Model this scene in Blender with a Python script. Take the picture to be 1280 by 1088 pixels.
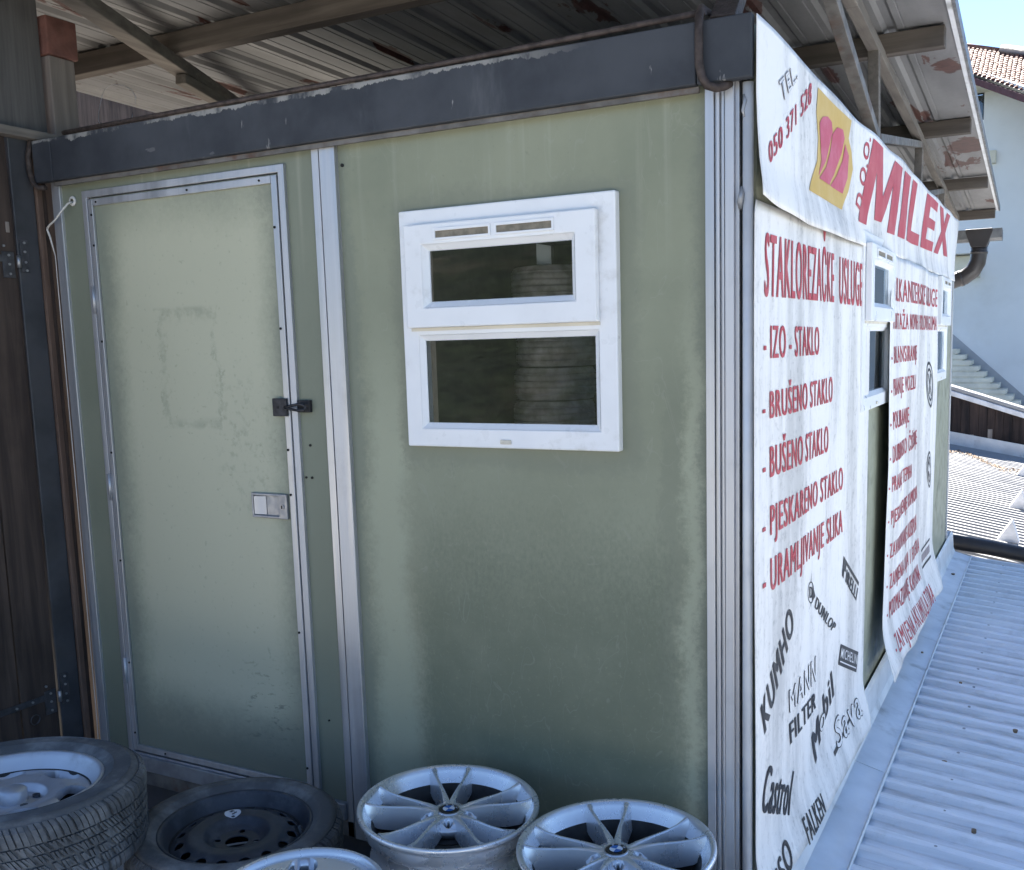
import bpy, bmesh, math, random
from mathutils import Vector, Matrix, noise as mnoise
random.seed(7)
R = math.radians
for o in list(bpy.data.objects): bpy.data.objects.remove(o)
scene = bpy.context.scene
COL = scene.collection

# ------------------------------------------------------------------ camera
cam_d = bpy.data.cameras.new('camera'); cam = bpy.data.objects.new('camera', cam_d); COL.objects.link(cam)
cam_d.sensor_fit = 'HORIZONTAL'; cam_d.sensor_width = 36.0; cam_d.lens = 1226.707/1280*36
cam_d.shift_x = -50/1280; cam_d.shift_y = 50/1280
cam_d.clip_start = 0.05; cam_d.clip_end = 600
cam.matrix_world = (Matrix.Translation((0.6494, -2.31823, 1.42972)) @ Matrix.Rotation(R(27.26723), 4, 'Z')
                    @ Matrix.Rotation(R(90-7.53804), 4, 'X') @ Matrix.Rotation(R(-1.45349), 4, 'Z'))
scene.camera = cam

# ------------------------------------------------------------------ sky, sun, exposure
SUN_EL = 45.0
SUN_DIR = Vector((-0.30, 0.954, 0)).normalized()          # horizontal direction towards the sun
az = math.atan2(SUN_DIR.x, SUN_DIR.y)                     # from +Y clockwise
world = bpy.data.worlds.new('World'); scene.world = world; world.use_nodes = True
wn = world.node_tree.nodes; wn.clear()
sky_n = wn.new('ShaderNodeTexSky'); sky_n.sky_type = 'NISHITA'; sky_n.sun_disc = False
sky_n.sun_elevation = R(SUN_EL); sky_n.sun_rotation = az
sky_n.air_density = 1.0; sky_n.dust_density = 0.0; sky_n.ozone_density = 2.5; sky_n.altitude = 2500
bg = wn.new('ShaderNodeBackground'); bg.inputs['Strength'].default_value = 0.055
wo = wn.new('ShaderNodeOutputWorld')
world.node_tree.links.new(sky_n.outputs[0], bg.inputs[0]); world.node_tree.links.new(bg.outputs[0], wo.inputs[0])
sun_d = bpy.data.lights.new('sun', 'SUN'); sun_d.energy = 5.0; sun_d.angle = R(0.5); sun_d.color = (1.0, 0.95, 0.87)
sun = bpy.data.objects.new('sun', sun_d); COL.objects.link(sun)
to_sun = Vector((SUN_DIR.x*math.cos(R(SUN_EL)), SUN_DIR.y*math.cos(R(SUN_EL)), math.sin(R(SUN_EL))))
sun.rotation_euler = (-to_sun).to_track_quat('-Z', 'Y').to_euler(); sun.location = to_sun*40
vs = scene.view_settings
vs.view_transform = 'Standard'; vs.look = 'None'; vs.exposure = 2.6; vs.gamma = 1.0; vs.use_curve_mapping = False

# ------------------------------------------------------------------ materials
class Mat:
    def __init__(s, name, base=(.5,.5,.5), rough=.6, metal=0.0, spec=.5):
        s.m = bpy.data.materials.new(name); s.m.use_nodes = True
        s.t = s.m.node_tree; s.n = s.t.nodes; s.n.clear()
        s.o = s.n.new('ShaderNodeOutputMaterial'); s.b = s.n.new('ShaderNodeBsdfPrincipled')
        s.t.links.new(s.b.outputs[0], s.o.inputs[0])
        s.set('Base Color', base); s.set('Roughness', rough); s.set('Metallic', metal); s.set('Specular IOR Level', spec)
        s._pos = None
    def set(s, k, v):
        i = s.b.inputs[k]
        if hasattr(v, 'is_linked') or isinstance(v, bpy.types.NodeSocket): s.t.links.new(v, i)
        elif isinstance(v, (tuple, list)) and len(v) == 3: i.default_value = (*v, 1)
        else: i.default_value = v
        return s
    def _in(s, sock, v):
        if isinstance(v, bpy.types.NodeSocket): s.t.links.new(v, sock)
        elif isinstance(v, (tuple, list)) and len(v) == 3 and sock.type == 'RGBA': sock.default_value = (*v, 1)
        else: sock.default_value = v
    def pos(s):                                            # world position
        if s._pos is None: s._pos = s.n.new('ShaderNodeNewGeometry').outputs['Position']
        return s._pos
    def obj(s): return s.n.new('ShaderNodeTexCoord').outputs['Object']
    def rnd(s): return s.n.new('ShaderNodeObjectInfo').outputs['Random']
    def map(s, vec, scale=(1,1,1), loc=(0,0,0), rot=(0,0,0)):
        k = s.n.new('ShaderNodeMapping'); s._in(k.inputs[0], vec)
        k.inputs['Scale'].default_value = scale; k.inputs['Location'].default_value = loc; k.inputs['Rotation'].default_value = rot
        return k.outputs[0]
    def noise(s, vec, scale=5, detail=4, rough=.55, dist=0, col=False):
        k = s.n.new('ShaderNodeTexNoise'); s._in(k.inputs['Vector'], vec)
        k.inputs['Scale'].default_value = scale; k.inputs['Detail'].default_value = detail
        k.inputs['Roughness'].default_value = rough; k.inputs['Distortion'].default_value = dist
        return k.outputs[1 if col else 0]
    def xyz(s, vec):
        k = s.n.new('ShaderNodeSeparateXYZ'); s._in(k.inputs[0], vec); return k.outputs
    def ma(s, op, a, b=0.0, c=None, clamp=False):
        k = s.n.new('ShaderNodeMath'); k.operation = op; k.use_clamp = clamp
        s._in(k.inputs[0], a); s._in(k.inputs[1], b)
        if c is not None: s._in(k.inputs[2], c)
        return k.outputs[0]
    def sm(s, v, a, b, lo=0.0, hi=1.0):                    # smoothstep range
        k = s.n.new('ShaderNodeMapRange'); k.interpolation_type = 'SMOOTHSTEP'
        s._in(k.inputs[0], v); k.inputs[1].default_value = a; k.inputs[2].default_value = b
        k.inputs[3].default_value = lo; k.inputs[4].default_value = hi
        return k.outputs[0]
    def mix(s, f, a, b, mode='MIX'):
        k = s.n.new('ShaderNodeMix'); k.data_type = 'RGBA'; k.blend_type = mode
        s._in(k.inputs[0], f); s._in(k.inputs[6], a); s._in(k.inputs[7], b); return k.outputs[2]
    def bump(s, h, strength=.3, dist=.005):
        k = s.n.new('ShaderNodeBump'); k.inputs['Strength'].default_value = strength; k.inputs['Distance'].default_value = dist
        s._in(k.inputs['Height'], h); s.t.links.new(k.outputs[0], s.b.inputs['Normal']); return s
    def box(s, ax, lo, hi, e):                             # soft interval mask on a socket
        return s.ma('MULTIPLY', s.sm(ax, lo-e, lo+e), s.sm(ax, hi-e, hi+e, 1, 0))

M = {}
def simple(name, base, rough=.6, metal=0.0, var=.15, vs_=6.0, bump=0.0, spec=.5, dirt=None, dscale=3.0, dlo=.5, dhi=.75):
    m = Mat(name, base, rough, metal, spec); p = m.pos()
    n = m.noise(p, vs_, 5)
    c = m.mix(m.sm(n, .3, .7), tuple(x*(1-var) for x in base), tuple(min(1, x*(1+var)) for x in base))
    if dirt:
        d = m.noise(p, dscale, 6, .62)
        c = m.mix(m.sm(d, dlo, dhi), c, dirt)
    m.set('Base Color', c)
    m.set('Roughness', m.sm(m.noise(p, vs_*2.3, 4), .25, .75, max(.02, rough-.1), min(1, rough+.12)))
    if bump: m.bump(m.noise(p, vs_*12, 4), bump, .004)
    M[name] = m.m
    return m

def green_panel(name, door):
    m = Mat(name, rough=.52, spec=.35); p = m.pos(); X, Y, Z = m.xyz(p)
    n1 = m.noise(p, 2.2, 6, .6); n2 = m.noise(m.map(p, (9, 9, 1.2)), 3.0, 6, .65); n3 = m.noise(p, 60, 3)
    base = m.mix(m.sm(n1, .3, .7), (.214, .230, .160), (.276, .290, .207))
    def wob(ax, amt): return m.ma('ADD', ax, m.ma('MULTIPLY', m.ma('ADD', m.ma('MULTIPLY', m.ma('SUBTRACT', m.noise(p, 55, 5, .8), .5), .55), m.ma('SUBTRACT', m.noise(p, 3.2, 7, .68), .5)), amt))
    xw, zw = wob(X, .14), wob(Z, .18)
    dark = (.142, .162, .112)
    if door:
        inner = m.ma('MULTIPLY', m.box(xw, -2.17, -1.50, .07), m.box(zw, .22, 1.90, .13))
        base = m.mix(m.ma('MULTIPLY', m.ma('SUBTRACT', 1.0, inner), .62), base, (.21, .23, .19))
        base = m.mix(m.ma('MULTIPLY', inner, .7), base, (.545, .54, .405))
        # ghost of a removed notice
        o = m.ma('MULTIPLY', m.box(xw, -1.985, -1.73, .004), m.box(Z, 1.19, 1.58, .008))
        i = m.ma('MULTIPLY', m.box(xw, -1.955, -1.745, .006), m.box(Z, 1.215, 1.54, .02))
        ring = m.ma('MULTIPLY', m.ma('SUBTRACT', o, i, clamp=True), m.sm(m.noise(p, 16, 5, .7), .38, .62))
        base = m.mix(m.ma('MULTIPLY', ring, .38), base, (.18, .195, .145))
        hand = m.ma('MULTIPLY', m.ma('MULTIPLY', m.box(xw, -1.75, -1.50, .06), m.box(Z, .95, 1.35, .10)), m.sm(m.noise(p, 26, 5, .7), .5, .66))
        base = m.mix(m.ma('MULTIPLY', hand, .3), base, (.16, .175, .13))
        sc = m.ma('MULTIPLY', m.ma('MULTIPLY', m.box(xw, -1.70, -1.50, .06), m.box(Z, .12, .42, .10)), m.sm(m.noise(m.map(p, (1, 1, 2.5), rot=(0, .6, 0)), 18, 5, .7), .55, .66))
        base = m.mix(m.ma('MULTIPLY', sc, .6), base, (.09, .105, .09))
    else:
        g1 = m.noise(m.map(p, (1, 1, .45)), 34, 6, .8); xg = m.ma('ADD', xw, m.ma('MULTIPLY', m.ma('SUBTRACT', g1, .5), .10)); zg = m.ma('ADD', zw, m.ma('MULTIPLY', m.ma('SUBTRACT', g1, .5), .22))
        stain = m.ma('MULTIPLY', m.box(xw, -.985, -.200, .075), m.sm(zw, .45, 1.25, 1, 0)); gr = m.noise(m.map(p, (1, 1, .6)), 95, 4, .7); stain = m.sm(m.ma('ADD', stain, m.ma('MULTIPLY', m.ma('SUBTRACT', gr, .5), .9)), .12, .88)
        stain = m.ma('MULTIPLY', stain, m.sm(m.noise(p, 5.5, 7, .72), .28, .6, .62, 1.0))
        base = m.mix(m.ma('MULTIPLY', stain, .80), base, dark)
        rim_ = m.ma('MULTIPLY', m.ma('MULTIPLY', m.box(xg, -.235, -.185, .012), m.sm(zw, .35, .6)), m.sm(zw, 1.25, 1.45, 1, 0)); base = m.mix(m.ma('MULTIPLY', rim_, .22), base, (.125, .138, .105))
        scr = m.ma('MULTIPLY', m.sm(m.noise(m.map(p, (3.2, 1, 1.1), rot=(0, .35, 0)), 3.3, 3, .4, 1.2), .497, .503), m.sm(m.noise(m.map(p, (3.2, 1, 1.1), rot=(0, .35, 0)), 3.3, 3, .4, 1.2), .503, .509, 1, 0)); base = m.mix(m.ma('MULTIPLY', scr, .25), base, (.32, .33, .27))
        edge = m.ma('MULTIPLY', m.ma('MULTIPLY', m.box(xw, -1.02, -.24, .03), m.sm(zw, 1.12, 1.2, 1, 0)),
                    m.sm(m.noise(p, 75, 4, .75), .57, .68))
        base = m.mix(m.ma('MULTIPLY', edge, .35), base, (.30, .305, .21))
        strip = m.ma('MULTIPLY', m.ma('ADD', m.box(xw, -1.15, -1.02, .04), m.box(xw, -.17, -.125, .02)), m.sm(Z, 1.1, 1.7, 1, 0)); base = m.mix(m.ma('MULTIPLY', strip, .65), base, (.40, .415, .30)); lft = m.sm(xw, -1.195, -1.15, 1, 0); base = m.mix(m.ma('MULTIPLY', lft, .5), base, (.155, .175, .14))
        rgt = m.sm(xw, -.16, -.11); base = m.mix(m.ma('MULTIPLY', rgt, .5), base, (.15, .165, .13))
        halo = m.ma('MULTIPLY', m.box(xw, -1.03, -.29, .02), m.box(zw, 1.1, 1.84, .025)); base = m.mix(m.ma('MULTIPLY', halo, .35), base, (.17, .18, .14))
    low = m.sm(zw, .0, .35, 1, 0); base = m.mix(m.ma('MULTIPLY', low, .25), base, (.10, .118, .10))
    run = m.ma('MULTIPLY', m.sm(m.noise(m.map(p, (26, 26, .7)), 1.0, 4), .55, .75), m.sm(Z, 1.5, 2.0)); base = m.mix(m.ma('MULTIPLY', run, .35), base, (.38, .39, .31))
    base = m.mix(m.sm(n3, .62, .75, 0, .25), base, (.14, .15, .115))
    m.set('Base Color', base); m.set('Roughness', m.sm(n1, .3, .7, .45, .65)); m.bump(n3, .06, .002)
    M[name] = m.m
green_panel('green_panel', False); green_panel('green_door', True)
simple('green_side', (.29, .30, .22), .5, var=.12, dirt=(.12, .13, .1), dscale=5)

def streaked(name, base, rough, metal, sc, dirt, amt=.5, spec=.5):
    m = Mat(name, base, rough, metal, spec); p = m.pos()
    n = m.noise(m.map(p, sc), 1.0, 5, .6); d = m.noise(p, 7, 6, .65)
    c = m.mix(m.sm(n, .3, .7), tuple(x*.88 for x in base), tuple(min(1, x*1.08) for x in base))
    c = m.mix(m.sm(d, .52, .78, 0, amt), c, dirt)
    m.set('Base Color', c); m.set('Roughness', m.sm(n, .3, .7, max(.05, rough-.12), rough+.12)); m.bump(n, .05, .002)
    M[name] = m.m; return m
streaked('aluminium', (.52, .53, .555), .46, .7, (40, 40, .8), (.34, .34, .35), .4)
streaked('aluminium_door', (.50, .51, .535), .48, .7, (40, 40, .8), (.30, .30, .31), .45)
simple('rubber_seal', (.012, .012, .013), .7)
simple('pvc_white', (.80, .81, .82), .35, var=.03, dirt=(.50, .49, .46), dscale=9, dlo=.56, dhi=.85)
simple('pvc_cream', (.66, .62, .53), .45, var=.06, dirt=(.4, .37, .3), dscale=9)
simple('vent_olive', (.20, .175, .13), .7, var=.25, vs_=40); simple('dark_hole', (.01, .01, .01), .9)
# charcoal fascia with the render coat peeling along its top edge
m = Mat('fascia_paint', rough=.6, spec=.3); p = m.pos(); X, Y, Z = m.xyz(p)
n = m.noise(p, 3.5, 6, .6); zz = m.ma('ADD', Z, m.ma('MULTIPLY', m.ma('SUBTRACT', m.noise(m.map(p, (1, 1, .35)), 13, 8, .75), .5), .06))
c = m.mix(m.sm(n, .32, .68), (.030, .034, .042), (.055, .060, .070))
c = m.mix(m.sm(m.noise(m.map(p, (1, 1, .25)), 5, 6, .7), .58, .72, 0, .55), c, (.10, .105, .115))
c = m.mix(m.sm(m.noise(m.map(p, (1, 1, .3)), 22, 4, .6), .68, .72, 0, .8), c, (.30, .30, .29)); c = m.mix(m.sm(m.noise(m.map(p, (.35, 1, 1.4), rot=(0, .25, 0)), 16, 5, .6), .72, .74, 0, .5), c, (.16, .16, .165)); c = m.mix(m.sm(m.noise(p, 1.3, 5, .6), .5, .62, 0, .7), c, (.022, .025, .032))
pe = m.sm(zz, 2.147, 2.149); pe = m.ma('MULTIPLY', m.ma('MULTIPLY', pe, m.sm(X, -.35, -.75)), m.sm(m.noise(m.map(p, (1, 1, .5)), 4.2, 6, .7), .40, .52))
c = m.mix(pe, c, (.27, .265, .25))
m.set('Base Color', c); m.bump(m.noise(p, 25, 5), .25, .004); M['fascia_paint'] = m.m
# banners
m = Mat('banner', rough=.55, spec=.3); p = m.pos(); X, Y, Z = m.xyz(p)
s1 = m.noise(m.map(p, (1, 2.6, .45)), 1.5, 8, .68); s2 = m.noise(p, 38, 5, .75); s3 = m.noise(m.map(p, (1, 5, .6)), 2.0, 7, .7)
c = m.mix(m.sm(s1, .43, .66), (.82, .80, .775), (.54, .53, .515))
c = m.mix(m.ma('MULTIPLY', m.sm(s2, .5, .72), m.sm(s1, .38, .6, .05, .8)), c, (.34, .335, .33))
c = m.mix(m.sm(s3, .6, .8, 0, .35), c, (.40, .39, .38))
m.set('Base Color', c); m.bump(m.ma('ADD', m.noise(m.map(p, (1, 1.6, 1)), 4, 5), m.ma('MULTIPLY', m.noise(p, 140, 2), .1)), .10, .006); M['banner'] = m.m
def ink(name, base, fade):
    m = Mat(name, rough=.55, spec=.3); p = m.pos()
    n = m.noise(p, 9, 6, .7); n2 = m.noise(m.map(p, (1, 6, .5)), 2, 5, .6)
    c = m.mix(m.sm(n, .35, .75, 0, .5), base, fade); c = m.mix(m.sm(n2, .5, .75, 0, .35), c, fade)
    m.set('Base Color', c); M[name] = m.m
ink('ink_red', (.46, .055, .075), (.56, .19, .20)); ink('ink_black', (.022, .022, .026), (.08, .08, .085))
ink('ink_gold', (.56, .37, .085), (.66, .50, .22)); ink('ink_logo_red', (.50, .075, .12), (.66, .25, .32)); ink('ink_pale', (.74, .73, .73), (.6, .6, .6)); ink('ink_grey', (.24, .20, .21), (.4, .37, .37))
# canopy sheet: galvanised, grimy, rusted in patches
m = Mat('galvanised_sheet', rough=.55, metal=.35, spec=.4); p = m.pos(); X, Y, Z = m.xyz(p)
n = m.noise(m.map(p, (2.2, .5, 1)), 2.2, 6, .6); n2 = m.noise(p, 22, 5, .7); nr = m.noise(m.map(p, (3.2, .8, 1)), 1.5, 7, .62, .6)
c = m.mix(m.sm(n, .35, .65), (.17, .168, .168), (.25, .247, .246)); c = m.mix(m.sm(n2, .5, .75, 0, .4), c, (.19, .185, .18))
pan = m.ma('SNAP', m.ma('ADD', X, m.ma('MULTIPLY', Y, .0231)), .155); pn = m.noise(m.ma('MULTIPLY', pan, 31.7), 1.0, 0)
c = m.mix(m.sm(pn, .45, .6, 0, .5), c, (.19, .19, .195))
def blob(cx, cy, r):
    dx = m.ma('SUBTRACT', X, cx); dy = m.ma('MULTIPLY', m.ma('SUBTRACT', Y, cy), .42)
    d = m.ma('SQRT', m.ma('ADD', m.ma('MULTIPLY', dx, dx), m.ma('MULTIPLY', dy, dy)))
    return m.sm(m.ma('ADD', d, m.ma('MULTIPLY', m.ma('SUBTRACT', m.noise(p, 9, 6, .65), .5), .16)), r+.006, r-.006)
rust = m.ma('MAXIMUM', m.sm(nr, .59, .61), m.ma('MAXIMUM', blob(.150, 2.75, .055), blob(.075, 4.75, .115)))
c = m.mix(rust, c, m.mix(m.sm(n2, .35, .65), (.055, .024, .019), (.09, .038, .030)))
m.set('Base Color', c); m.set('Metallic', m.ma('SUBTRACT', .35, m.ma('MULTIPLY', rust, .35))); m.bump(m.noise(m.map(p, (1, 1, 1)), 14, 5), .25, .006); M['galvanised_sheet'] = m.m
def wood(name, a, b, ax, sc=1.0, rough=.8):
    m = Mat(name, rough=rough, spec=.2); p = m.pos()
    s = [28, 28, 28]; s[ax] = 1.6
    g = m.noise(m.map(p, tuple(x*sc for x in s)), 1.0, 6, .65, .4); n = m.noise(p, 3, 5); r = m.rnd()
    c = m.mix(m.sm(g, .3, .7), a, b); c = m.mix(m.sm(n, .45, .75, 0, .5), c, tuple(x*.45 for x in a)); c = m.mix(m.ma('MULTIPLY', r, .45), c, tuple(x*.55 for x in a))
    m.set('Base Color', c); m.bump(g, .4, .004); M[name] = m.m
wood('wood_beam', (.085, .072, .064), (.155, .135, .118), 0); wood('wood_truss', (.14, .125, .112), (.24, .215, .19), 1)
wood('wood_dark_board', (.055, .042, .037), (.13, .095, .078), 2); wood('wood_lath', (.10, .065, .05), (.19, .13, .10), 2)
wood('wood_post', (.22, .19, .17), (.36, .31, .275), 2); wood('wood_grey', (.105, .10, .10), (.18, .172, .168), 2)
wood('wood_far_board', (.018, .016, .018), (.075, .052, .045), 2, .5)
simple('red_oxide_block', (.17, .075, .06), .85, var=.2, vs_=20, bump=.3)
simple('rusty_steel', (.075, .058, .052), .65, metal=.5, var=.35, vs_=40, bump=.3)
simple('steel_frame_paint', (.15, .14, .13), .6, metal=.3, var=.3, vs_=14, dirt=(.11, .06, .04), dscale=9)
simple('black_steel', (.055, .058, .066), .5, metal=.2, var=.25, dirt=(.06, .06, .065))
simple('hinge_steel', (.10, .10, .11), .5, metal=.7, var=.25, vs_=30); simple('bolt_steel', (.38, .38, .39), .45, metal=.8)
simple('hasp_iron', (.045, .045, .05), .55, metal=.6, var=.3, vs_=40, bump=.2); simple('handle_grey', (.30, .31, .33), .42, metal=.5, var=.15, vs_=20)
simple('cable_white', (.62, .60, .56), .5)
simple('flashing', (.68, .695, .715), .5, metal=.25, var=.08, dirt=(.25, .25, .24), dscale=4, dlo=.55, dhi=.8)
mr = streaked('roof_metal', (.72, .745, .785), .45, .2, (2, 30, 30), (.36, .37, .38), .45)
_z = mr.xyz(mr.pos()); _r = mr.ma('ADD', _z[2], mr.ma('MULTIPLY', mr.ma('SUBTRACT', _z[0], .14), .10))      # height above the sheet's own plane: dirt settles in the valleys
_v = mr.ma('MULTIPLY', mr.sm(_r, -.194, -.186, 1, 0), mr.sm(mr.noise(mr.map(mr.pos(), (1.2, 7, 1)), 3, 6, .7), .38, .7))
_c = mr.b.inputs['Base Color'].links[0].from_socket; mr.set('Base Color', mr.mix(mr.ma('MULTIPLY', _v, .55), _c, (.33, .32, .30)))
streaked('roof_metal_far', (.29, .29, .295), .5, .15, (1, 20, 20), (.42, .42, .42), .3)
simple('gutter_brown', (.045, .040, .040), .38, var=.15); simple('gutter_zinc', (.16, .165, .17), .5, metal=.4, var=.25, vs_=12)
simple('pipe_black', (.028, .026, .026), .45, var=.2)
simple('house_plaster', (.74, .75, .76), .9, var=.05, vs_=.5, bump=.1, dirt=(.60, .60, .59), dscale=.45, dlo=.5, dhi=.8); simple('house_cream', (.70, .66, .55), .9, var=.04)
simple('plinth_grey', (.36, .37, .39), .85, var=.05); simple('step_concrete', (.74, .70, .60), .9, var=.12, vs_=3, bump=.2)
m = Mat('roof_tile', rough=.8, spec=.3); p = m.pos(); n = m.noise(p, 9, 3); r_ = m.noise(p, 2.2, 4)
c = m.mix(m.sm(n, .35, .65), (.10, .035, .028), (.24, .10, .07)); m.set('Base Color', m.mix(m.sm(r_, .45, .7, 0, .6), c, (.26, .17, .12))); M['roof_tile'] = m.m
simple('roof_trim_brown', (.10, .03, .03), .6); simple('roof_trim_white', (.66, .66, .68), .6); simple('window_dark', (.03, .035, .04), .15)
simple('leaf_litter', (.22, .155, .10), .9, var=.4, vs_=30)
simple('interior_dark', (.13, .13, .125), .8); simple('rubber_dusty', (.56, .60, .65), .8, var=.3, vs_=12); simple('floor_dark', (.12, .115, .11), .8)
m = simple('ground_concrete', (.44, .42, .39), .92, var=.14, vs_=2.0, bump=.4, dirt=(.20, .185, .165), dscale=1.2)
m = simple('hill_grass', (.020, .026, .012), .95, var=.5, vs_=2.6, bump=.3, dirt=(.055, .05, .032), dscale=.35)
simple('foliage', (.045, .075, .025), .7, var=.5, vs_=1.5); simple('bark', (.09, .07, .05), .9)
# wheels
simple('barrel_dust_shade', (.028, .027, .026), .7, var=.3, vs_=20)  # brake dust, darkened further to stand in for shade inside the wheels
m = Mat('alloy_silver', (.66, .67, .69), .28, .68); p = m.obj(); n = m.noise(p, 14, 6, .65); n2 = m.noise(p, 220, 2)
m.set('Base Color', m.mix(m.sm(n, .62, .82, 0, .45), (.72, .73, .75), (.36, .33, .30))); m.set('Roughness', m.sm(n, .3, .7, .22, .36)); m.bump(n2, .02, .001)
m.set('Coat Weight', .25); M['alloy_silver'] = m.m
m = Mat('alloy_old', (.40, .41, .44), .42, .65); p = m.obj(); n = m.noise(p, 11, 6, .65)
m.set('Base Color', m.mix(m.sm(n, .5, .78, 0, .6), (.54, .55, .58), (.28, .27, .26))); m.set('Roughness', m.sm(n, .3, .7, .34, .55)); M['alloy_old'] = m.m
m = Mat('rubber', (.03, .03, .032), .75, 0, .35); p = m.obj(); n = m.noise(p, 10, 6, .65); n2 = m.noise(p, 90, 4)
m.set('Base Color', m.mix(m.sm(n, .4, .72), (.095, .096, .098), (.23, .228, .225))); m.bump(n2, .25, .002); M['rubber'] = m.m
m = Mat('steel_wheel_black', (.020, .022, .028), .42, .1); p = m.obj(); n = m.noise(p, 12, 6, .65)
m.set('Base Color', m.mix(m.sm(n, .42, .75), (.036, .041, .053), (.095, .102, .116))); m.set('Roughness', m.sm(n, .3, .7, .36, .62)); M['steel_wheel_black'] = m.m
simple('sticker_white', (.70, .71, .74), .6, var=.05); simple('emblem_blue', (.03, .14, .42), .25); simple('emblem_white', (.78, .78, .80), .25); simple('emblem_black', (.02, .02, .022), .25)
# glass: clear pane that mirrors at its surface
m = Mat('glass'); m.n.remove(m.b)
tr = m.n.new('ShaderNodeBsdfTransparent'); tr.inputs[0].default_value = (.93, .95, .96, 1)
gl = m.n.new('ShaderNodeBsdfGlossy'); gl.inputs['Roughness'].default_value = .015; gl.inputs[0].default_value = (.9, .95, 1, 1)
fr = m.n.new('ShaderNodeFresnel'); fr.inputs[0].default_value = 1.42
mx = m.n.new('ShaderNodeMixShader'); m.t.links.new(fr.outputs[0], mx.inputs[0]); m.t.links.new(tr.outputs[0], mx.inputs[1]); m.t.links.new(gl.outputs[0], mx.inputs[2]); m.t.links.new(mx.outputs[0], m.o.inputs[0])
M['glass'] = m.m
m = Mat('frosted', (.6, .62, .62), .5); m.n.remove(m.b); tl = m.n.new('ShaderNodeBsdfTranslucent'); tl.inputs[0].default_value = (.42, .45, .46, 1); m.t.links.new(tl.outputs[0], m.o.inputs[0]); M['frosted'] = m.m

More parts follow.
